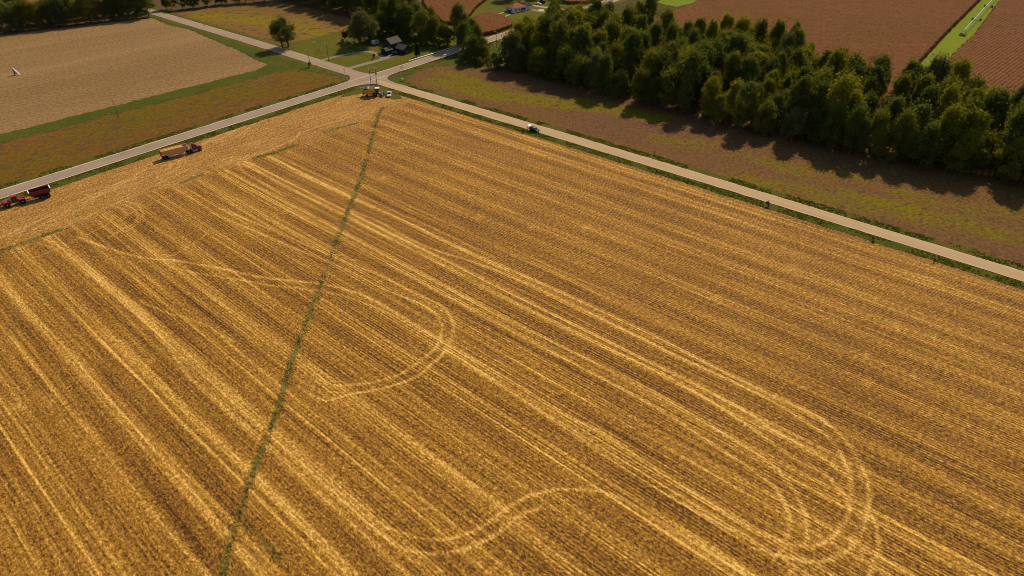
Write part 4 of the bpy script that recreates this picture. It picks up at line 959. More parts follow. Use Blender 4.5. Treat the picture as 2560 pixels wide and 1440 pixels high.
MB().loft([[(4.55, -1.0, .85), (4.55, 1.0, .85), (4.55, .95, 2.25), (4.55, -.95, 2.25)], [(5.7, -.85, .8), (5.7, .85, .8), (5.7, .72, 2.02), (5.7, -.72, 2.02)], [(6.25, -.7, .8), (6.25, .7, .8), (6.25, .6, 1.8), (6.25, -.6, 1.8)]]).build('hood', M['maroon'], t)
MB().hull([(4.13, -1.0, 2.92), (4.13, 1.0, 2.92), (4.57, 1.0, 2.3), (4.57, -1.0, 2.3), (4.17, -1.0, 2.95), (4.17, 1.0, 2.95)]).build('windshield', M['glass'], t)
for y in (-1.13, 1.13): MB().hull([(3.55, y, 2.25), (4.3, y, 2.25), (3.95, y, 2.85), (3.55, y, 2.85), (3.55, y * 1.01, 2.25), (4.3, y * 1.01, 2.25), (3.95, y * 1.01, 2.85), (3.55, y * 1.01, 2.85)]).build('side_window', M['glass'], t)
for y in (-1.0, 1.0):
    MB().bar((2.28, y, .9), (2.28, y, 3.9), .11, 10).build('exhaust_stack', M['steel'], t)
    MB().cyl((3.1, y * 1.02, .72), .33, 1.5, 'X', 14).build('fuel_tank', M['steel'], t)
    MB().prism([(4.75, .95), (4.85, 1.25), (5.2, 1.42), (5.6, 1.38), (5.95, 1.1), (5.95, .95)], y - .22 if y > 0 else y - .2, y + .2 if y > 0 else y + .22).build('fender', M['maroon'], t)
    MB().box((6.15, y * .78, 1.12), (.1, .3, .22), bev=.03).build('headlight', M['hub'], t)
    MB().bar((4.45, y * 1.1, 2.5), (4.45, y * 1.36, 2.5), .03).box((4.45, y * 1.38, 2.4), (.08, .16, .5)).build('mirror', M['steel'], t)
    wheel(t, (5.35, y, .5), .5, .3); wheel(t, (.75, y * .95, .5), .5, .55); wheel(t, (1.95, y * .95, .5), .5, .55)
MB().box((6.29, 0, 1.35), (.06, .95, .8), bev=.03).build('grille', M['steel'], t)
MB().box((6.34, 0, .62), (.16, 2.2, .34), bev=.04).build('bumper', M['steel'], t)
MB().box((2.35, 0, 2.2), (.06, 2.1, 2.2)).build('back_panel', M['cream'], t)

# --- red tractor pulling a grain cart at the left edge
ca_ = GA((132, 487), (4, 520)); c0 = at((131, 488))
t = thing('grain_cart', 'dark red grain cart with white end rails on tandem wheels behind the red tractor', 'cart', c0, ca_)
b = MB()
o_ = [[(1.2, -.45, .75), (4.9, -.45, .75), (4.9, .45, .75), (1.2, .45, .75)], [(0.1, -1.5, 2.0), (6.2, -1.5, 2.0), (6.2, 1.5, 2.0), (0.1, 1.5, 2.0)], [(-.15, -1.65, 3.3), (6.4, -1.65, 3.3), (6.4, 1.65, 3.3), (-.15, 1.65, 3.3)]]
b.loft(o_, False)
i_ = [[(-.05, -1.56, 3.3), (6.3, -1.56, 3.3), (6.3, 1.56, 3.3), (-.05, 1.56, 3.3)], [(.2, -1.4, 2.0), (6.1, -1.4, 2.0), (6.1, 1.4, 2.0), (.2, 1.4, 2.0)], [(1.3, -.35, 1.0), (4.8, -.35, 1.0), (4.8, .35, 1.0), (1.3, .35, 1.0)]]
b.loft(i_, False)
b.bm.faces.new([b.bm.verts.new(p) for p in o_[0]]); b.bm.faces.new([b.bm.verts.new(p) for p in i_[2]])
for p0, p1, q0, q1 in ((0, 1, 0, 1), (1, 2, 1, 2), (2, 3, 2, 3), (3, 0, 3, 0)): b.bm.faces.new([b.bm.verts.new(o_[2][p0]), b.bm.verts.new(o_[2][p1]), b.bm.verts.new(i_[0][q1]), b.bm.verts.new(i_[0][q0])])
b.build('hopper', M['darkred'], t)
for x in (-.15, 6.4): MB().box((x, 0, 3.36), (.34, 3.4, .12)).build('end_rail', M['white'], t)
for y in (-1.62, 1.62): MB().box((3.12, y, 3.35), (6.2, .12, .1)).build('side_rail', M['darkred'], t)
MB().box((3.0, 0, .95), (5.2, 1.6, .2)).box((2.2, 0, .75), (2.8, 2.2, .18)).build('chassis', M['dark'], t)
for x in (1.3, 3.0):
    for y in (-1.45, 1.45): wheel(t, (x, y, .78), .78, .6)
MB().bar((5.4, -.7, .8), (8.3, 0, .62), .1).bar((5.4, .7, .8), (8.3, 0, .62), .1).build('drawbar', M['darkred'], t)
MB().bar((4.9, .3, .7), (6.6, 1.5, 2.6), .2, 10).bar((6.6, 1.5, 2.6), (7.1, 1.9, 4.1), .2, 10).box((7.2, 2.0, 4.2), (.5, .5, .5), (0, .3, 0)).build('unloading_auger', M['darkred'], t)
for x in (4.6, 5.6): MB().box((x, 1.2, .75), (.5, .12, .35), (0, .4, 0)).build('support_leg', M['white'], t)
t = thing('farm_tractor', 'red four-wheel-drive tractor with red cab roof at the left frame edge', 'tractor', fwd(c0, ca_, 8.0), ca_)
MB().prism([(3.9, .95), (3.9, 2.2), (6.6, 2.0), (7.25, 1.7), (7.35, 1.0)], -.62, .62).build('hood', M['red'], t)
MB().box((1.2, 0, 1.2), (2.6, 1.3, .7), bev=.08).box((1.6, 0, 1.7), (1.4, 1.0, .4), bev=.08).build('rear_frame', M['red'], t)
MB().box((3.4, 0, 1.0), (6.8, .8, .5)).build('chassis', M['dark'], t)
cb = MB().loft([[(2.2, -.82, 1.5), (3.9, -.82, 1.5), (3.9, .82, 1.5), (2.2, .82, 1.5)], [(2.3, -.76, 3.1), (3.75, -.76, 3.1), (3.75, .76, 3.1), (2.3, .76, 3.1)]]).build('cab', M['glass'], t)
MB().box((3.02, 0, 3.24), (1.75, 1.75, .26), bev=.09).build('cab_roof', M['red'], cb)
b = MB()
for x, x2 in ((2.2, 2.3), (3.9, 3.75)):
    for y in (-1, 1): b.bar((x, .83 * y, 1.5), (x2, .77 * y, 3.12), .05, 6)
b.build('cab_post', M['dark'], cb)
MB().bar((4.1, .78, 1.6), (4.1, .78, 3.2), .09, 8).build('exhaust_pipe', M['hub'], t)
for x in (1.0, 5.6):
    for y in (-1.15, 1.15):
        wheel(t, (x, y, .95), .95, .78)
        MB().prism([(x - 1.05, 1.35), (x - .75, 1.86), (x, 2.06), (x + .75, 1.86), (x + 1.05, 1.35), (x + .98, 1.33), (x + .7, 1.78), (x, 1.97), (x - .7, 1.78), (x - .98, 1.33)], y - .42, y + .42).build('fender', M['red'], t)
MB().box((7.5, 0, .9), (.35, 1.1, .6), bev=.06).build('front_weight', M['dark'], t)
for y in (-.4, .4): MB().box((7.3, y, 1.62), (.1, .26, .16)).build('headlight', M['white'], t)

# --- yellow combine harvester at the junction corner
h0 = at((914, 240)); ha = GA((913, 240), (960, 238))
t = thing('combine_harvester', 'yellow combine harvester with white cab roof parked at the junction corner', 'combine', h0, ha)
MB().prism([(-.6, 1.7), (-.3, 2.9), (.6, 3.3), (4.9, 3.3), (4.9, 1.1), (3.6, .85), (1.4, 1.0), (.2, 1.2)], -1.45, 1.45).build('body', M['yellow'], t)
for y in (-1.5, 1.5): MB().hull([(0, y, 1.5), (3.4, y, 1.3), (3.4, y, 2.6), (.2, y, 2.75), (0, y * 1.05, 1.6), (3.3, y * 1.05, 1.4), (3.3, y * 1.03, 2.5), (.25, y * 1.03, 2.65)]).build('side_panel', M['yellow'], t)
MB().box((.5, 0, 3.4), (1.7, 2.1, .5), bev=.06).box((.3, .5, 3.75), (.8, .6, .3)).build('engine_deck', M['dark'], t)
b = MB()
for pts in ([(2.0, -1.4, 3.3), (4.6, -1.4, 3.3), (5.0, -1.95, 4.15), (1.6, -1.95, 4.15)], [(2.0, 1.4, 3.3), (4.6, 1.4, 3.3), (5.0, 1.95, 4.15), (1.6, 1.95, 4.15)], [(2.0, -1.4, 3.3), (2.0, 1.4, 3.3), (1.5, 1.7, 4.1), (1.5, -1.7, 4.1)], [(4.6, -1.4, 3.3), (4.6, 1.4, 3.3), (5.05, 1.7, 4.1), (5.05, -1.7, 4.1)]):
    b.hull(pts + [(p[0], p[1], p[2] + .06) for p in pts])
b.build('grain_tank_extension', M['cream'], t)
cb = MB().loft([[(4.95, -.9, 1.7), (6.4, -.9, 1.6), (6.4, .9, 1.6), (4.95, .9, 1.7)], [(4.95, -.95, 3.5), (6.75, -.95, 3.5), (6.75, .95, 3.5), (4.95, .95, 3.5)]]).build('cab', M['glass'], t)
MB().box((5.85, 0, 3.62), (2.2, 2.2, .24), bev=.08).build('cab_roof', M['white'], cb)
for y in (-1.55, 1.55):
    wheel(t, (4.7, y, 1.0), 1.0, .8); wheel(t, (.8, y * .85, .62), .62, .5)
    MB().box((4.7, y, 2.15), (1.6, .7, .08), (0, 0, 0)).build('wheel_fender', M['cream'], t)
MB().bar((4.3, 1.6, 3.2), (4.3, 1.75, 3.7), .25, 10).bar((4.3, 1.75, 3.7), (-2.4, 1.85, 3.4), .22, 12).build('unloading_auger', M['cream'], t)
MB().hull([(5.4, -.7, 1.1), (5.4, .7, 1.1), (5.4, .7, 1.8), (5.4, -.7, 1.8), (7.6, -.7, .4), (7.6, .7, .4), (7.6, .7, 1.0), (7.6, -.7, 1.0)]).build('feeder_house', M['dark'], t)
hd = MB().box((7.75, 0, .8), (.5, 6.2, .9), bev=.06).cyl((8.1, 0, .7), .28, 6.0, 'Y', 12).build('header', M['darkred'], t)
for k in range(9):
    y = -2.95 + k * 5.9 / 8; MB().hull([(7.95, y - .28, .25), (7.95, y + .28, .25), (7.95, y, .95), (9.3, y, .15), (8.6, y - .2, .2), (8.6, y + .2, .2)]).build('snout', M['pink' if k % 2 == 0 else 'darkred'], hd)
MB().box((-.75, 0, 1.4), (.9, 2.5, .7), (0, -.35, 0), bev=.08).build('straw_chopper', M['dark'], t)
b = MB()
for s_ in (-.22, .22): b.bar((5.5 + s_, 1.3, .5), (5.5 + s_, 1.15, 1.8), .03, 6)
for k in range(4): b.box((5.5, 1.26 - k * .03, .6 + k * .35), (.44, .12, .04))
b.build('ladder', M['steel'], t)

def car(name, label, cat, loc, rz, paint, kind='suv', L=4.8, W=1.85, gate=False, cargo=None):
    t = thing(name, label, cat, loc, rz); h = L / 2
    def ring(prof, ys): return [[(x, y * ys, z) for x, z in prof] for y in (-1, 1)]
    if kind == 'pickup': low = [(-h, .5), (-h, 1.15), (-.3, 1.15), (1.1, 1.12), (h - .15, 1.0), (h, .75), (h, .45)]; cabp = [(-.6, 1.13), (-.45, 1.82), (.55, 1.84), (1.15, 1.13)]
    elif kind == 'van': low = [(-h, .45), (-h, 1.2), (1.5, 1.15), (h - .1, .95), (h, .7), (h, .4)]; cabp = [(-h + .02, 1.18), (-h + .1, 2.05), (1.0, 2.05), (1.75, 1.14)]
    elif kind == 'sedan': low = [(-h, .45), (-h, .95), (-1.2, .98), (1.0, .95), (h - .15, .82), (h, .62), (h, .4)]; cabp = [(-1.55, .95), (-.9, 1.42), (.35, 1.44), (1.15, .94)]
    else: low = [(-h, .5), (-h, 1.1), (-1, 1.08), (1.0, 1.05), (h - .15, .95), (h, .7), (h, .42)]; cabp = [(-h + .08, 1.08), (-h + .35, 1.72), (.3, 1.76), (1.15, 1.04)]
    b = MB(); hw = W / 2
    b.loft([[(x, -hw * .9, z) for x, z in low], [(x, -hw, z if i in (0, len(low) - 1) else z * .93) for i, (x, z) in enumerate(low)], [(x, hw, z if i in (0, len(low) - 1) else z * .93) for i, (x, z) in enumerate(low)], [(x, hw * .9, z) for x, z in low]])
    body = b.build('body', M[paint], t)
    MB().loft([[(x, -hw * .93 if z < 1.2 else -hw * .76, z) for x, z in cabp], [(x, hw * .93 if z < 1.2 else hw * .76, z) for x, z in cabp]]).build('window_band', M['glass'], t)
    x0, x1, zr = cabp[1][0], cabp[2][0], cabp[1][1]
    MB().box(((x0 + x1) / 2, 0, zr + .025), (x1 - x0 + .12, hw * 1.62, .07), bev=.025).build('roof', M[paint], t)
    b = MB()
    for (xa, za), (xb, zb) in ((cabp[0], cabp[1]), (cabp[3], cabp[2]), (((cabp[0][0] + cabp[3][0]) / 2, cabp[0][1]), ((x0 + x1) / 2, zr))):
        for y in (-1, 1): b.bar((xa, y * hw * .92, za), (xb, y * hw * .77, zb), .045, 6)
    b.build('pillar', M[paint], t)
    if kind == 'pickup':
        MB().box((-h * .62, 0, 1.16), (h * .62, hw * 1.6, .04)).build('bed_floor', M['dark'], t)
        for y in (-1, 1): MB().box((-h * .62, y * hw * .92, 1.22), (h * .74, .09, .16)).build('bed_rail', M[paint], t)
        MB().box((-h + .05, 0, 1.22), (.08, hw * 1.8, .16)).build('tailgate', M[paint], t)
    if gate:
        MB().hull([(-h + .2, -.75, 1.78), (-h + .2, .75, 1.78), (-h - .75, .68, 2.12), (-h - .75, -.68, 2.12), (-h + .2, -.75, 1.72), (-h + .2, .75, 1.72), (-h - .75, .68, 2.06), (-h - .75, -.68, 2.06)]).build('raised_tailgate', M['glass'], t)
    for y in (-1, 1):
        MB().box((h - .03, y * hw * .68, .74), (.1, .36, .17), bev=.03).build('headlight', M['white'], t)
        MB().box((-h + .0, y * hw * .78, .9), (.08, .22, .2)).build('tail_light', M['red'], t)
        wheel(t, (h * .62, y * hw * .9, .35), .35, .24); wheel(t, (-h * .60, y * hw * .9, .35), .35, .24)
    MB().box((h + .03, 0, .5), (.14, W * .92, .2), bev=.04).build('bumper', M['steel' if kind == 'pickup' else 'dark'], t)
    MB().box((h + .01, 0, .74), (.05, W * .45, .17)).build('grille', M['dark'], t)
    return t
car('pickup_truck', 'white pickup truck parked nose-down beside the yellow combine', 'pickup', at((973.2, 239.5), .12), GA((973.6, 232), (972.4, 248)), 'white', 'pickup', 5.6, 2.05)
va = GA((1320, 321), (1352, 331.5))
sv0 = at((1335.5, 328.5), .16)
car('parked_car', 'dark car with its tailgate raised on the edge of the pale gravel road', 'car', sv0, va, 'navy', 'suv', 4.7, 1.9, gate=True)
car('parked_car', 'white car parked on the drive behind the white ranch house', 'car', at((1346, 12.0), .16), GA((1340, 10), (1354, 12)), 'white', 'sedan')
car('parked_van', 'dark van with pale roof parked beyond the white car at the ranch house', 'van', at((1355.5, 7.5), .16), GA((1362, 9), (1349, 6)), 'dark', 'van', 5.2, 1.95)
MB_ = MB().box((0, 0, 2.16), (3.9, 1.7, .1), bev=.03).build('roof_panel', M['white'], bpy.data.objects['parked_van'])
car('parked_car', 'dark pickup parked on the driveway apron in front of the dark house', 'pickup', at((985, 138.3), .22), GA((992, 136), (979, 140)), 'navy', 'pickup', 5.2, 1.95)
car('parked_car', 'dark red car parked against the garage wall of the dark house', 'car', at((991.5, 134.0), .22), GA((995, 136), (986, 133.5)), 'maroon', 'sedan')

# --- person behind the dark car
def person(name, label, loc, rz, h=1.76, top='cloth', legs='dark'):
    t = thing(name, label, 'person', loc, rz)
    V = [(0, 0, .95), (0, 0, 1.12), (0, 0, 1.38), (.01, 0, 1.50), (.02, 0, 1.58), (.02, 0, 1.68), (0, .10, .90), (.01, .11, .50), (-.02, .11, .08), (.12, .12, .04), (0, -.10, .90), (.02, -.12, .50), (0, -.13, .08), (.14, -.14, .04),
         (0, .19, 1.42), (-.02, .25, 1.14), (.08, .26, .90), (.11, .26, .80), (0, -.19, 1.42), (-.02, -.25, 1.14), (.10, -.24, .92), (.13, -.23, .82)]
    E_ = [(0, 1), (1, 2), (2, 3), (3, 4), (4, 5), (0, 6), (6, 7), (7, 8), (8, 9), (0, 10), (10, 11), (11, 12), (12, 13), (2, 14), (14, 15), (15, 16), (16, 17), (2, 18), (18, 19), (19, 20), (20, 21)]
    R = [.15, .14, .17, .07, .10, .095, .095, .065, .045, .04, .095, .065, .045, .04, .065, .05, .037, .04, .065, .05, .037, .04]
    me = bpy.data.meshes.new('body'); me.from_pydata([(x, y, z * h / 1.76) for x, y, z in V], E_, []); o = link('body', me, t, M[top])
    md = o.modifiers.new('skin', 'SKIN'); md.use_smooth_shade = True
    for v, r in zip(me.skin_vertices[0].data, R): v.radius = (r, r)
    me.skin_vertices[0].data[0].use_root = True
    o.modifiers.new('sub', 'SUBSURF').levels = 1; o.modifiers['sub'].render_levels = 2
    MB().ball((.03, 0, 1.67), (.2, .165, .25), 3).ball((.13, 0, 1.65), (.035, .03, .05)).ball((.03, .085, 1.66), (.03, .02, .06)).ball((.03, -.085, 1.66), (.03, .02, .06)).build('head', M['skin'], o, True)
    MB().ball((.015, 0, 1.73), (.215, .185, .15), 3).build('hair', M['black'], o, True)
    return t
person('person', 'person in dark clothes standing behind the dark car with the raised tailgate', at((1319.5, 326.5), .16), va)

# ------------------------------------------------------------------ poles, signs, rails and other small things
def pole(label, px, h, arms=1, cans=0, lean=0.0, lamp=False, yaw=None, r=.15, name='utility_pole', cat='pole'):
    t = thing(name, label, cat, at(px, 0), ROAD_A + math.pi / 2 if yaw is None else yaw, 'utility poles along the roads' if cat == 'pole' else None)
    MB().bar((0, 0, -.4), (lean, 0, h), r, 10, r * .65).build('shaft', M['wood'], t)
    for k in range(arms):
        z = h - .35 - 1.15 * k; c = MB().box((lean * z / h, .14, z), (2.5, .11, .15)).bar((-.75, .12, z - .05), (lean * (z - .8) / h, .1, z - .8), .025, 5).bar((.75, .12, z - .05), (lean * (z - .8) / h, .1, z - .8), .025, 5).build('crossarm', M['blond'], t)
        b = MB()
        for x in (-1.1, -.45, .45, 1.1): b.cyl((x + lean * z / h, .14, z + .17), .06, .2, 'Z', 8)
        b.build('insulator', M['hub'], c)
    for k in range(cans):
        MB().cyl((lean + (-.5 if k % 2 else .5), -.1, h - 3.0), .27, .9, 'Z', 12).build('transformer', M['steel'], t)
    if lamp: MB().bar((0, 0, h * .62), (.9, 0, h * .66), .035, 6).ball((1.0, 0, h * .65), (.5, .3, .22)).build('lamp', M['white'], t)
    return t
pole('tall wooden pole nearest the combine with double crossarms', (928.5, 218), 10.6, 2)
pole('wooden pole with hanging transformers by the combine cab', (942.5, 212), 8.8, 1, 2)
pole('leftmost roadside pole with a small crossarm beyond the olive bean field', (775.5, 165), 8.8, 1, 1)
pole('slim tall wooden pole at the mouth of the small driveway', (822, 152.5), 10, 1)
pole('wooden pole with a lamp beside the patch of brown corn', (1241, 119), 9.2, 1, 0, 0, True)
pole('dark wooden pole in front of the green ranch lawn', (1278, 90), 7.8, 1)
pole('short bare pole right of the dark pole at the ranch lawn', (1289.5, 84), 4.4, 0, 0)
pole('thin bare pole between the tan field and the green grass strip', (297, 297), 9.5, 0, 0, r=.11)
def sign(name, label, px, h, w_, hh, m, octa=False, posts=1, yaw=None):
    t = thing(name, label, 'sign', at(px, .1), ROAD_A if yaw is None else yaw)
    for k in range(posts):
        y = (k - (posts - 1) / 2) * w_ * .8; MB().box((0, y, h / 2), (.07, .07, h)).build('post', M['wood'], t)
    if octa: MB().cyl((.06, 0, h - .2), w_ / 2, .03, 'X', 8).build('panel', M[m], t)
    else: MB().box((.06, 0, h - hh / 2), (.03, w_, hh), bev=.01).build('panel', M[m], t)
    return t
sign('stop_sign', 'small dark stop sign at the grass corner left of the junction', (861.5, 184.5), 2.4, .85, .85, 'darkred', True)
sign('road_sign', 'small dark sign beside the paved road right of the junction', (1003.5, 178), 2.3, .7, .9, 'dark')
sign('road_sign', 'thin dark post beside the small sign right of the junction', (1008.2, 180), 3.4, .25, .5, 'dark')
sign('road_sign', 'narrow dark two-post sign on the far verge of the pale gravel road', (1635.5, 394), 3.0, .5, 1.0, 'wood', posts=2, yaw=GRAV_A)
sign('road_sign', 'small dark sign at the gravel road edge beside the gold bean field', (511.5, 70), 2.2, .8, .8, 'dark')
def guardrail(label, pts):
    L = resample(GP(pts), 4.0); t = thing('guardrail', label, 'guardrail', (*L[0], 0)); o = Vector((*L[0], 0)); b = MB()
    for p, q in zip(L[:-1], L[1:]): b.bar(Vector((*p, .75)) - o, Vector((*q, .75)) - o, .19, 6)
    b.build('rail', M['galv'], t)
    for p in L: MB().box(Vector((*p, .4)) - o, (.15, .15, .8)).build('post', M['wood'], t)
guardrail('pale guardrail along the far edge of the paved road before the bridge', [(1022, 155.5), (1080, 137.5), (1142, 118)])
guardrail('short pale guardrail on the near edge of the road at the bridge', [(1108, 141.5), (1146, 130)])
t = thing('utility_box', 'white metal utility box on a post in the grass right of the junction', 'box', at((1006.5, 203), .1), GRAV_A)
MB().box((0, 0, 1.1), (1.3, .5, .8), bev=.05).build('cabinet', M['white'], t); MB().box((-.45, 0, .35), (.1, .1, .7)).box((.45, 0, .35), (.1, .1, .7)).build('leg', M['wood'], t)
# pivot-point frame standing in the tan field
t = thing('pivot_frame', 'small white triangular frame on a pale slab in the tan field', 'frame', at((43, 187)), math.radians(5))
MB().box((.3, 0, .12), (3.4, 1.6, .24)).build('slab', M['concrete'], t)
MB().box((-1.2, 0, 1.9), (.42, .5, 3.8), bev=.05).build('mast', M['wood'], t)
MB().hull([(-1.0, -.4, 3.9), (-1.0, .4, 3.9), (-.78, .4, 3.9), (-.78, -.4, 3.9), (1.5, -.4, .2), (1.5, .4, .2), (1.72, .4, .2), (1.72, -.4, .2)]).build('brace', M['hub'], t)
MB().hull([(-.9, .0, 2.7), (.2, .0, .9), (-.9, .0, .4), (.7, .0, .4), (-.9, .06, 2.7), (.2, .06, .9), (-.9, .06, .4), (.7, .06, .4)]).build('web_plate', M['steel'], t)
MB().box((-1.2, 0, 3.95), (.7, .7, .18), bev=.03).build('cap', M['white'], t); t.scale = (.85, .85, .88)
# centre-pivot irrigation line on the bright green strip
e0 = Vector((*G((2406, 89)), 0)); e1 = Vector((*G((2470.5, 18)), 0)); ia = math.atan2(e1.y - e0.y, e1.x - e0.x); span = (e1 - e0).length / 2
t = thing('irrigation_rig', 'long white irrigation pipe on wheeled towers along the green strip', 'irrigation rig', tuple(e0), ia)
b = MB(); X = [k * span / 8 for k in range(0, 41)]
for xa, xb in zip(X[:-1], X[1:]):
    za, zb = [3.35 + .5 * math.sin(math.pi * (x % span) / span) for x in (xa, xb)]; b.bar((xa, 0, za), (xb, 0, zb), .13, 8)
b.build('pipe', M['galv'], t)
b = MB()
for xa, xb in zip(X[:-1], X[1:]):
    xm = (xa + xb) / 2
    for y in (-.9, .9): b.bar((xa, 0, 3.4), (xm, y, 2.3), .035, 5); b.bar((xm, y, 2.3), (xb, 0, 3.4), .035, 5); b.bar((xm - span / 16, y, 2.3), (xm + span / 16, y, 2.3), .03, 5)
b.build('truss', M['steel'], t)
for k in range(1, 6):
    x = k * span; tw = MB().bar((x, -2.2, .9), (x, 0, 3.4), .09).bar((x, 2.2, .9), (x, 0, 3.4), .09).box((x, 0, .85), (.22, 4.6, .22)).build('tower', M['steel'], t)
    for y in (-2.3, 2.3):
        MB().cyl((x, y, .65), .65, .35, 'X', 16).build('tower_wheel', M['black'], tw)
b = MB()
for y in (-1.4, 1.4):
    for x in (-1.4, 1.4): b.bar((x, y, .3), (x * .2, y * .2, 3.6), .07)
b.box((0, 0, .5), (3.0, 3.0, .16)).box((.5, .6, 1.0), (1.2, .8, .9), bev=.04).box((-.7, -.5, .9), (.7, .7, .7), bev=.04).build('end_cart', M['dark'], t)
for x in (-1.3, 1.3):
    for y in (-1.6, 1.6): MB().cyl((x, y, .45), .45, .3, 'Y', 14).build('cart_wheel', M['black'], t)

# ------------------------------------------------------------------ buildings
def gable(b, x0, x1, y0, y1, z, rise, over=.35, axis='x', th=.12):
    if axis == 'x':
        ym = (y0 + y1) / 2
        for ya, s in ((y0, -1), (y1, 1)): b.hull([(x0 - over, ya + s * over, z - over * rise / abs(ym - ya)), (x1 + over, ya + s * over, z - over * rise / abs(ym - ya)), (x0 - over, ym, z + rise), (x1 + over, ym, z + rise), (x0 - over, ya + s * over, z + th - over * rise / abs(ym - ya)), (x1 + over, ya + s * over, z + th - over * rise / abs(ym - ya)), (x0 - over, ym, z + rise + th), (x1 + over, ym, z + rise + th)])
    else:
        xm = (x0 + x1) / 2
        for xa, s in ((x0, -1), (x1, 1)): b.hull([(xa + s * over, y0 - over, z - over * rise / abs(xm - xa)), (xa + s * over, y1 + over, z - over * rise / abs(xm - xa)), (xm, y0 - over, z + rise), (xm, y1 + over, z + rise), (xa + s * over, y0 - over, z + th - over * rise / abs(xm - xa)), (xa + s * over, y1 + over, z + th - over * rise / abs(xm - xa)), (xm, y0 - over, z + rise + th), (xm, y1 + over, z + rise + th)])
    return b
def window(parent, c, w_, h_, ax='x', s=-1, fm='wall_white'):
    d = (w_ + .22, .08, h_ + .22) if ax == 'x' else (.08, w_ + .22, h_ + .22)
    f = MB().box(c, d).build('window', M[fm], parent)
    c2 = (c[0], c[1] + s * .045, c[2]) if ax == 'x' else (c[0] + s * .045, c[1], c[2]); d2 = (w_, .05, h_) if ax == 'x' else (.05, w_, h_)
    MB().box(c2, d2).build('pane', M['pane'], f)
    return f
# dark two-storey house with a garage wing
q0, q1 = Gz((977.5, 110), 5.2), Gz((1003.5, 102.6), 5.2); dh = math.atan2(q1[1] - q0[1], q1[0] - q0[0]); DL = math.dist(q0, q1)
t = thing('dark_house', 'dark two-storey house with grey roof and low garage wing under the trees', 'house', (q0[0], q0[1], 0), dh)
w1 = MB().prism([(0, 0), (DL, 0), (DL, 5.2), (0, 5.2)], 0, 7.0).hull([(.05, 0, 5.2), (.05, 7, 5.2), (.05, 3.5, 7.5), (DL - .05, 0, 5.2), (DL - .05, 7, 5.2), (DL - .05, 3.5, 7.5)]).build('wall', M['wall_dark'], t)
rf = gable(MB(), 0, DL, 0, 7, 5.2, 2.4).build('roof', M['roof_grey'], t)
MB().box((DL * .3, 4.6, 7.9), (.7, .7, 1.6)).build('chimney', M['wall_dark'], rf)
MB().prism([(2.2, 0), (8.4, 0), (8.4, 2.8), (2.2, 2.8)], -7.6, -.02).hull([(2.2, -7.55, 2.8), (8.4, -7.55, 2.8), (5.3, -7.55, 4.5), (2.2, -.05, 2.8), (8.4, -.05, 2.8), (5.3, -.05, 4.5)]).build('garage_wall', M['wall_dark'], t)
gable(MB(), 2.2, 8.4, -7.6, -.02, 2.8, 1.8, .3, 'y').build('garage_roof', M['roof_mauve'], t)
MB().prism([(-5.2, 0), (-.02, 0), (-.02, 2.6), (-5.2, 2.6)], -1.5, 3.0).build('porch_wall', M['wall_dark'], t)
gable(MB(), -5.2, -.5, -1.5, 3.0, 2.6, 1.2, .3).build('porch_roof', M['roof_mauve'], t)
for c, a, s in (((2.0, -.05, 4.1), 'x', -1), ((5.0, -.05, 4.1), 'x', -1), ((-.05, 2.2, 4.2), 'y', -1), ((-.05, 5.0, 4.2), 'y', -1)): window(t, c, 1.0, 1.2, a, s, 'wood')
MB().box((5.3, -7.64, 1.15), (4.4, .08, 2.2)).build('garage_door', M['wood'], t)
MB().box((1.1, -.06, 1.05), (.95, .08, 2.05)).build('door', M['wood'], t)
# white ranch house with reddish roof
a0, a1 = G((1283, 33)), G((1328, 24)); ra = math.atan2(a1[1] - a0[1], a1[0] - a0[0]); RL = math.dist(a0, a1); ML = RL * .72
t = thing('ranch_house', 'low white ranch house with reddish hipped roof and attached garage', 'house', (a0[0], a0[1], 0), ra)
MB().box((ML / 2, 4.2, 1.45), (ML, 8.4, 2.9)).build('wall', M['wall_white'], t)
MB().hull([(-.5, -.5, 2.9), (ML + .5, -.5, 2.9), (ML + .5, 8.9, 2.9), (-.5, 8.9, 2.9), (-.5, -.5, 3.05), (ML + .5, -.5, 3.05), (ML + .5, 8.9, 3.05), (-.5, 8.9, 3.05), (4.2, 4.2, 5.2), (ML - 4.2, 4.2, 5.2)]).build('roof', M['roof_red'], t)
MB().box(((ML + RL) / 2, 4.0, 1.35), (RL - ML - .02, 7.0, 2.7)).build('garage_wall', M['wall_white'], t)
gable(MB(), ML + .55, RL, .5, 7.5, 2.7, 1.6, .25).build('garage_roof', M['roof_dark'], t)
for x in (2.4, 5.4): window(t, (x, -.04, 1.65), 1.5, 1.0)
window(t, (ML - 2.2, -.04, 1.5), 3.2, 1.5)
for y in (2.2, 6.0): window(t, (-.04, y, 1.65), 1.3, 1.0, 'y')
MB().box((ML * .62, -.05, 1.05), (1.0, .1, 2.1)).build('door', M['wood'], t)
MB().box(((ML + RL) / 2 + .2, .46, 1.15), (3.0, .08, 2.1)).build('garage_door', M['hub'], t)
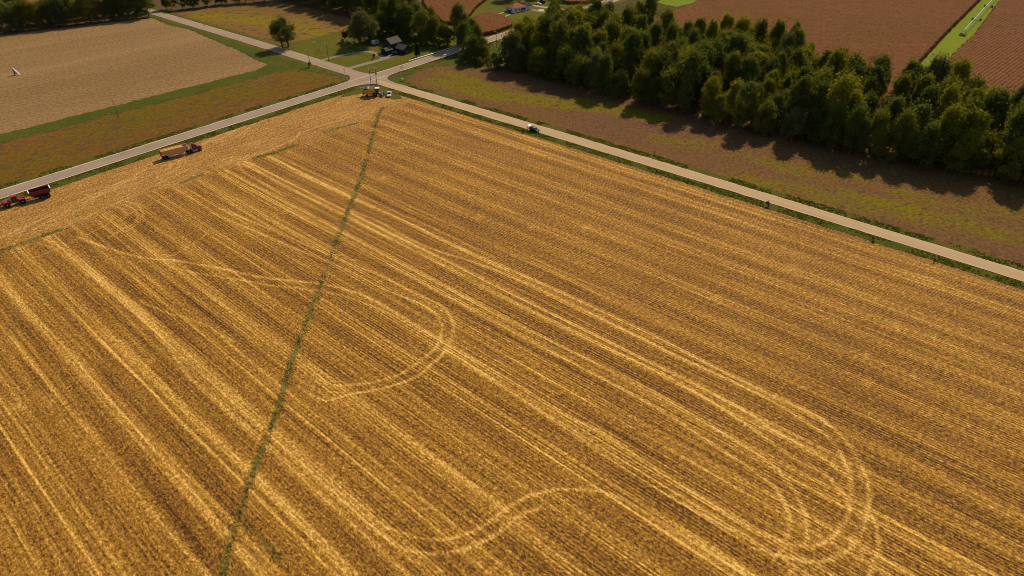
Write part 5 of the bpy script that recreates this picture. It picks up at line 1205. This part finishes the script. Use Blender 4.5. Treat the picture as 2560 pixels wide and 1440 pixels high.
MB().hull([(-1.2, 2.8, 0), (-.02, 2.8, 0), (-.02, 5.2, 0), (-1.2, 5.2, 0), (-.02, 2.8, 1.3), (-.02, 5.2, 1.3), (-.7, 2.8, .8), (-.7, 5.2, .8)]).build('entry_steps', M['dark'], t)
# yard things by the dark house
t = thing('camper', 'small white camper parked under the trees left of the dark house', 'camper', at((939, 112), .12), ROAD_A)
MB().loft([[(-2, y, .6), (-2, y, 2.3), (-1.6, y, 2.6), (1.5, y, 2.6), (2.1, y, 1.8), (2.0, y, .6)] for y in (-1.0, 1.0)]).build('body', M['hub'], t)
for y in (-1.03, 1.03): MB().box((0, y, 1.85), (1.4, .06, .6)).build('window', M['pane'], t); wheel(t, (0, y * .95, .35), .35, .22)
MB().bar((2.0, .4, .5), (3.1, 0, .5), .05).bar((2.0, -.4, .5), (3.1, 0, .5), .05).build('drawbar', M['dark'], t)
t = thing('garden_arch', 'white garden arch with a mauve panel at the left end of the lawn shade', 'arch', at((880.5, 110), .12), ROAD_A)
b = MB(); pts = [(0, -1.0, 0), (0, -1.0, 2.2), (0, -.7, 2.8), (0, 0, 3.05), (0, .7, 2.8), (0, 1.0, 2.2), (0, 1.0, 0)]
for p, q in zip(pts[:-1], pts[1:]): b.bar(p, q, .12, 8)
b.build('hoop', M['white'], t); MB().box((-.3, 0, .8), (.3, 1.6, 1.5), bev=.05).build('panel', M['pink'], t)
t = thing('swing_set', 'dark swing set frame on the lawn between the two roadside poles', 'swing set', at((796, 134), .12), GRAV_A)
b = MB()
for x in (-1.6, 1.6):
    for y in (-.9, .9): b.bar((x, y, 0), (x, 0, 2.3), .07, 6)
b.bar((-1.7, 0, 2.3), (1.7, 0, 2.3), .08, 6).build('frame', M['dark'], t)
for x in (-.7, .7): MB().bar((x - .22, 0, 2.3), (x - .22, 0, .6), .02, 5).bar((x + .22, 0, 2.3), (x + .22, 0, .6), .02, 5).box((x, 0, .58), (.5, .22, .06)).build('swing', M['wood'], t)
t = thing('yard_post', 'small white board on a post in the lawn above the swing set', 'post', at((787.5, 117), .12), 0.2)
MB().bar((0, 0, 0), (0, 0, 2.6), .06, 6).build('post', M['dark'], t); MB().box((0, -.1, 2.7), (1.1, .06, .8), bev=.02).build('board', M['white'], t)
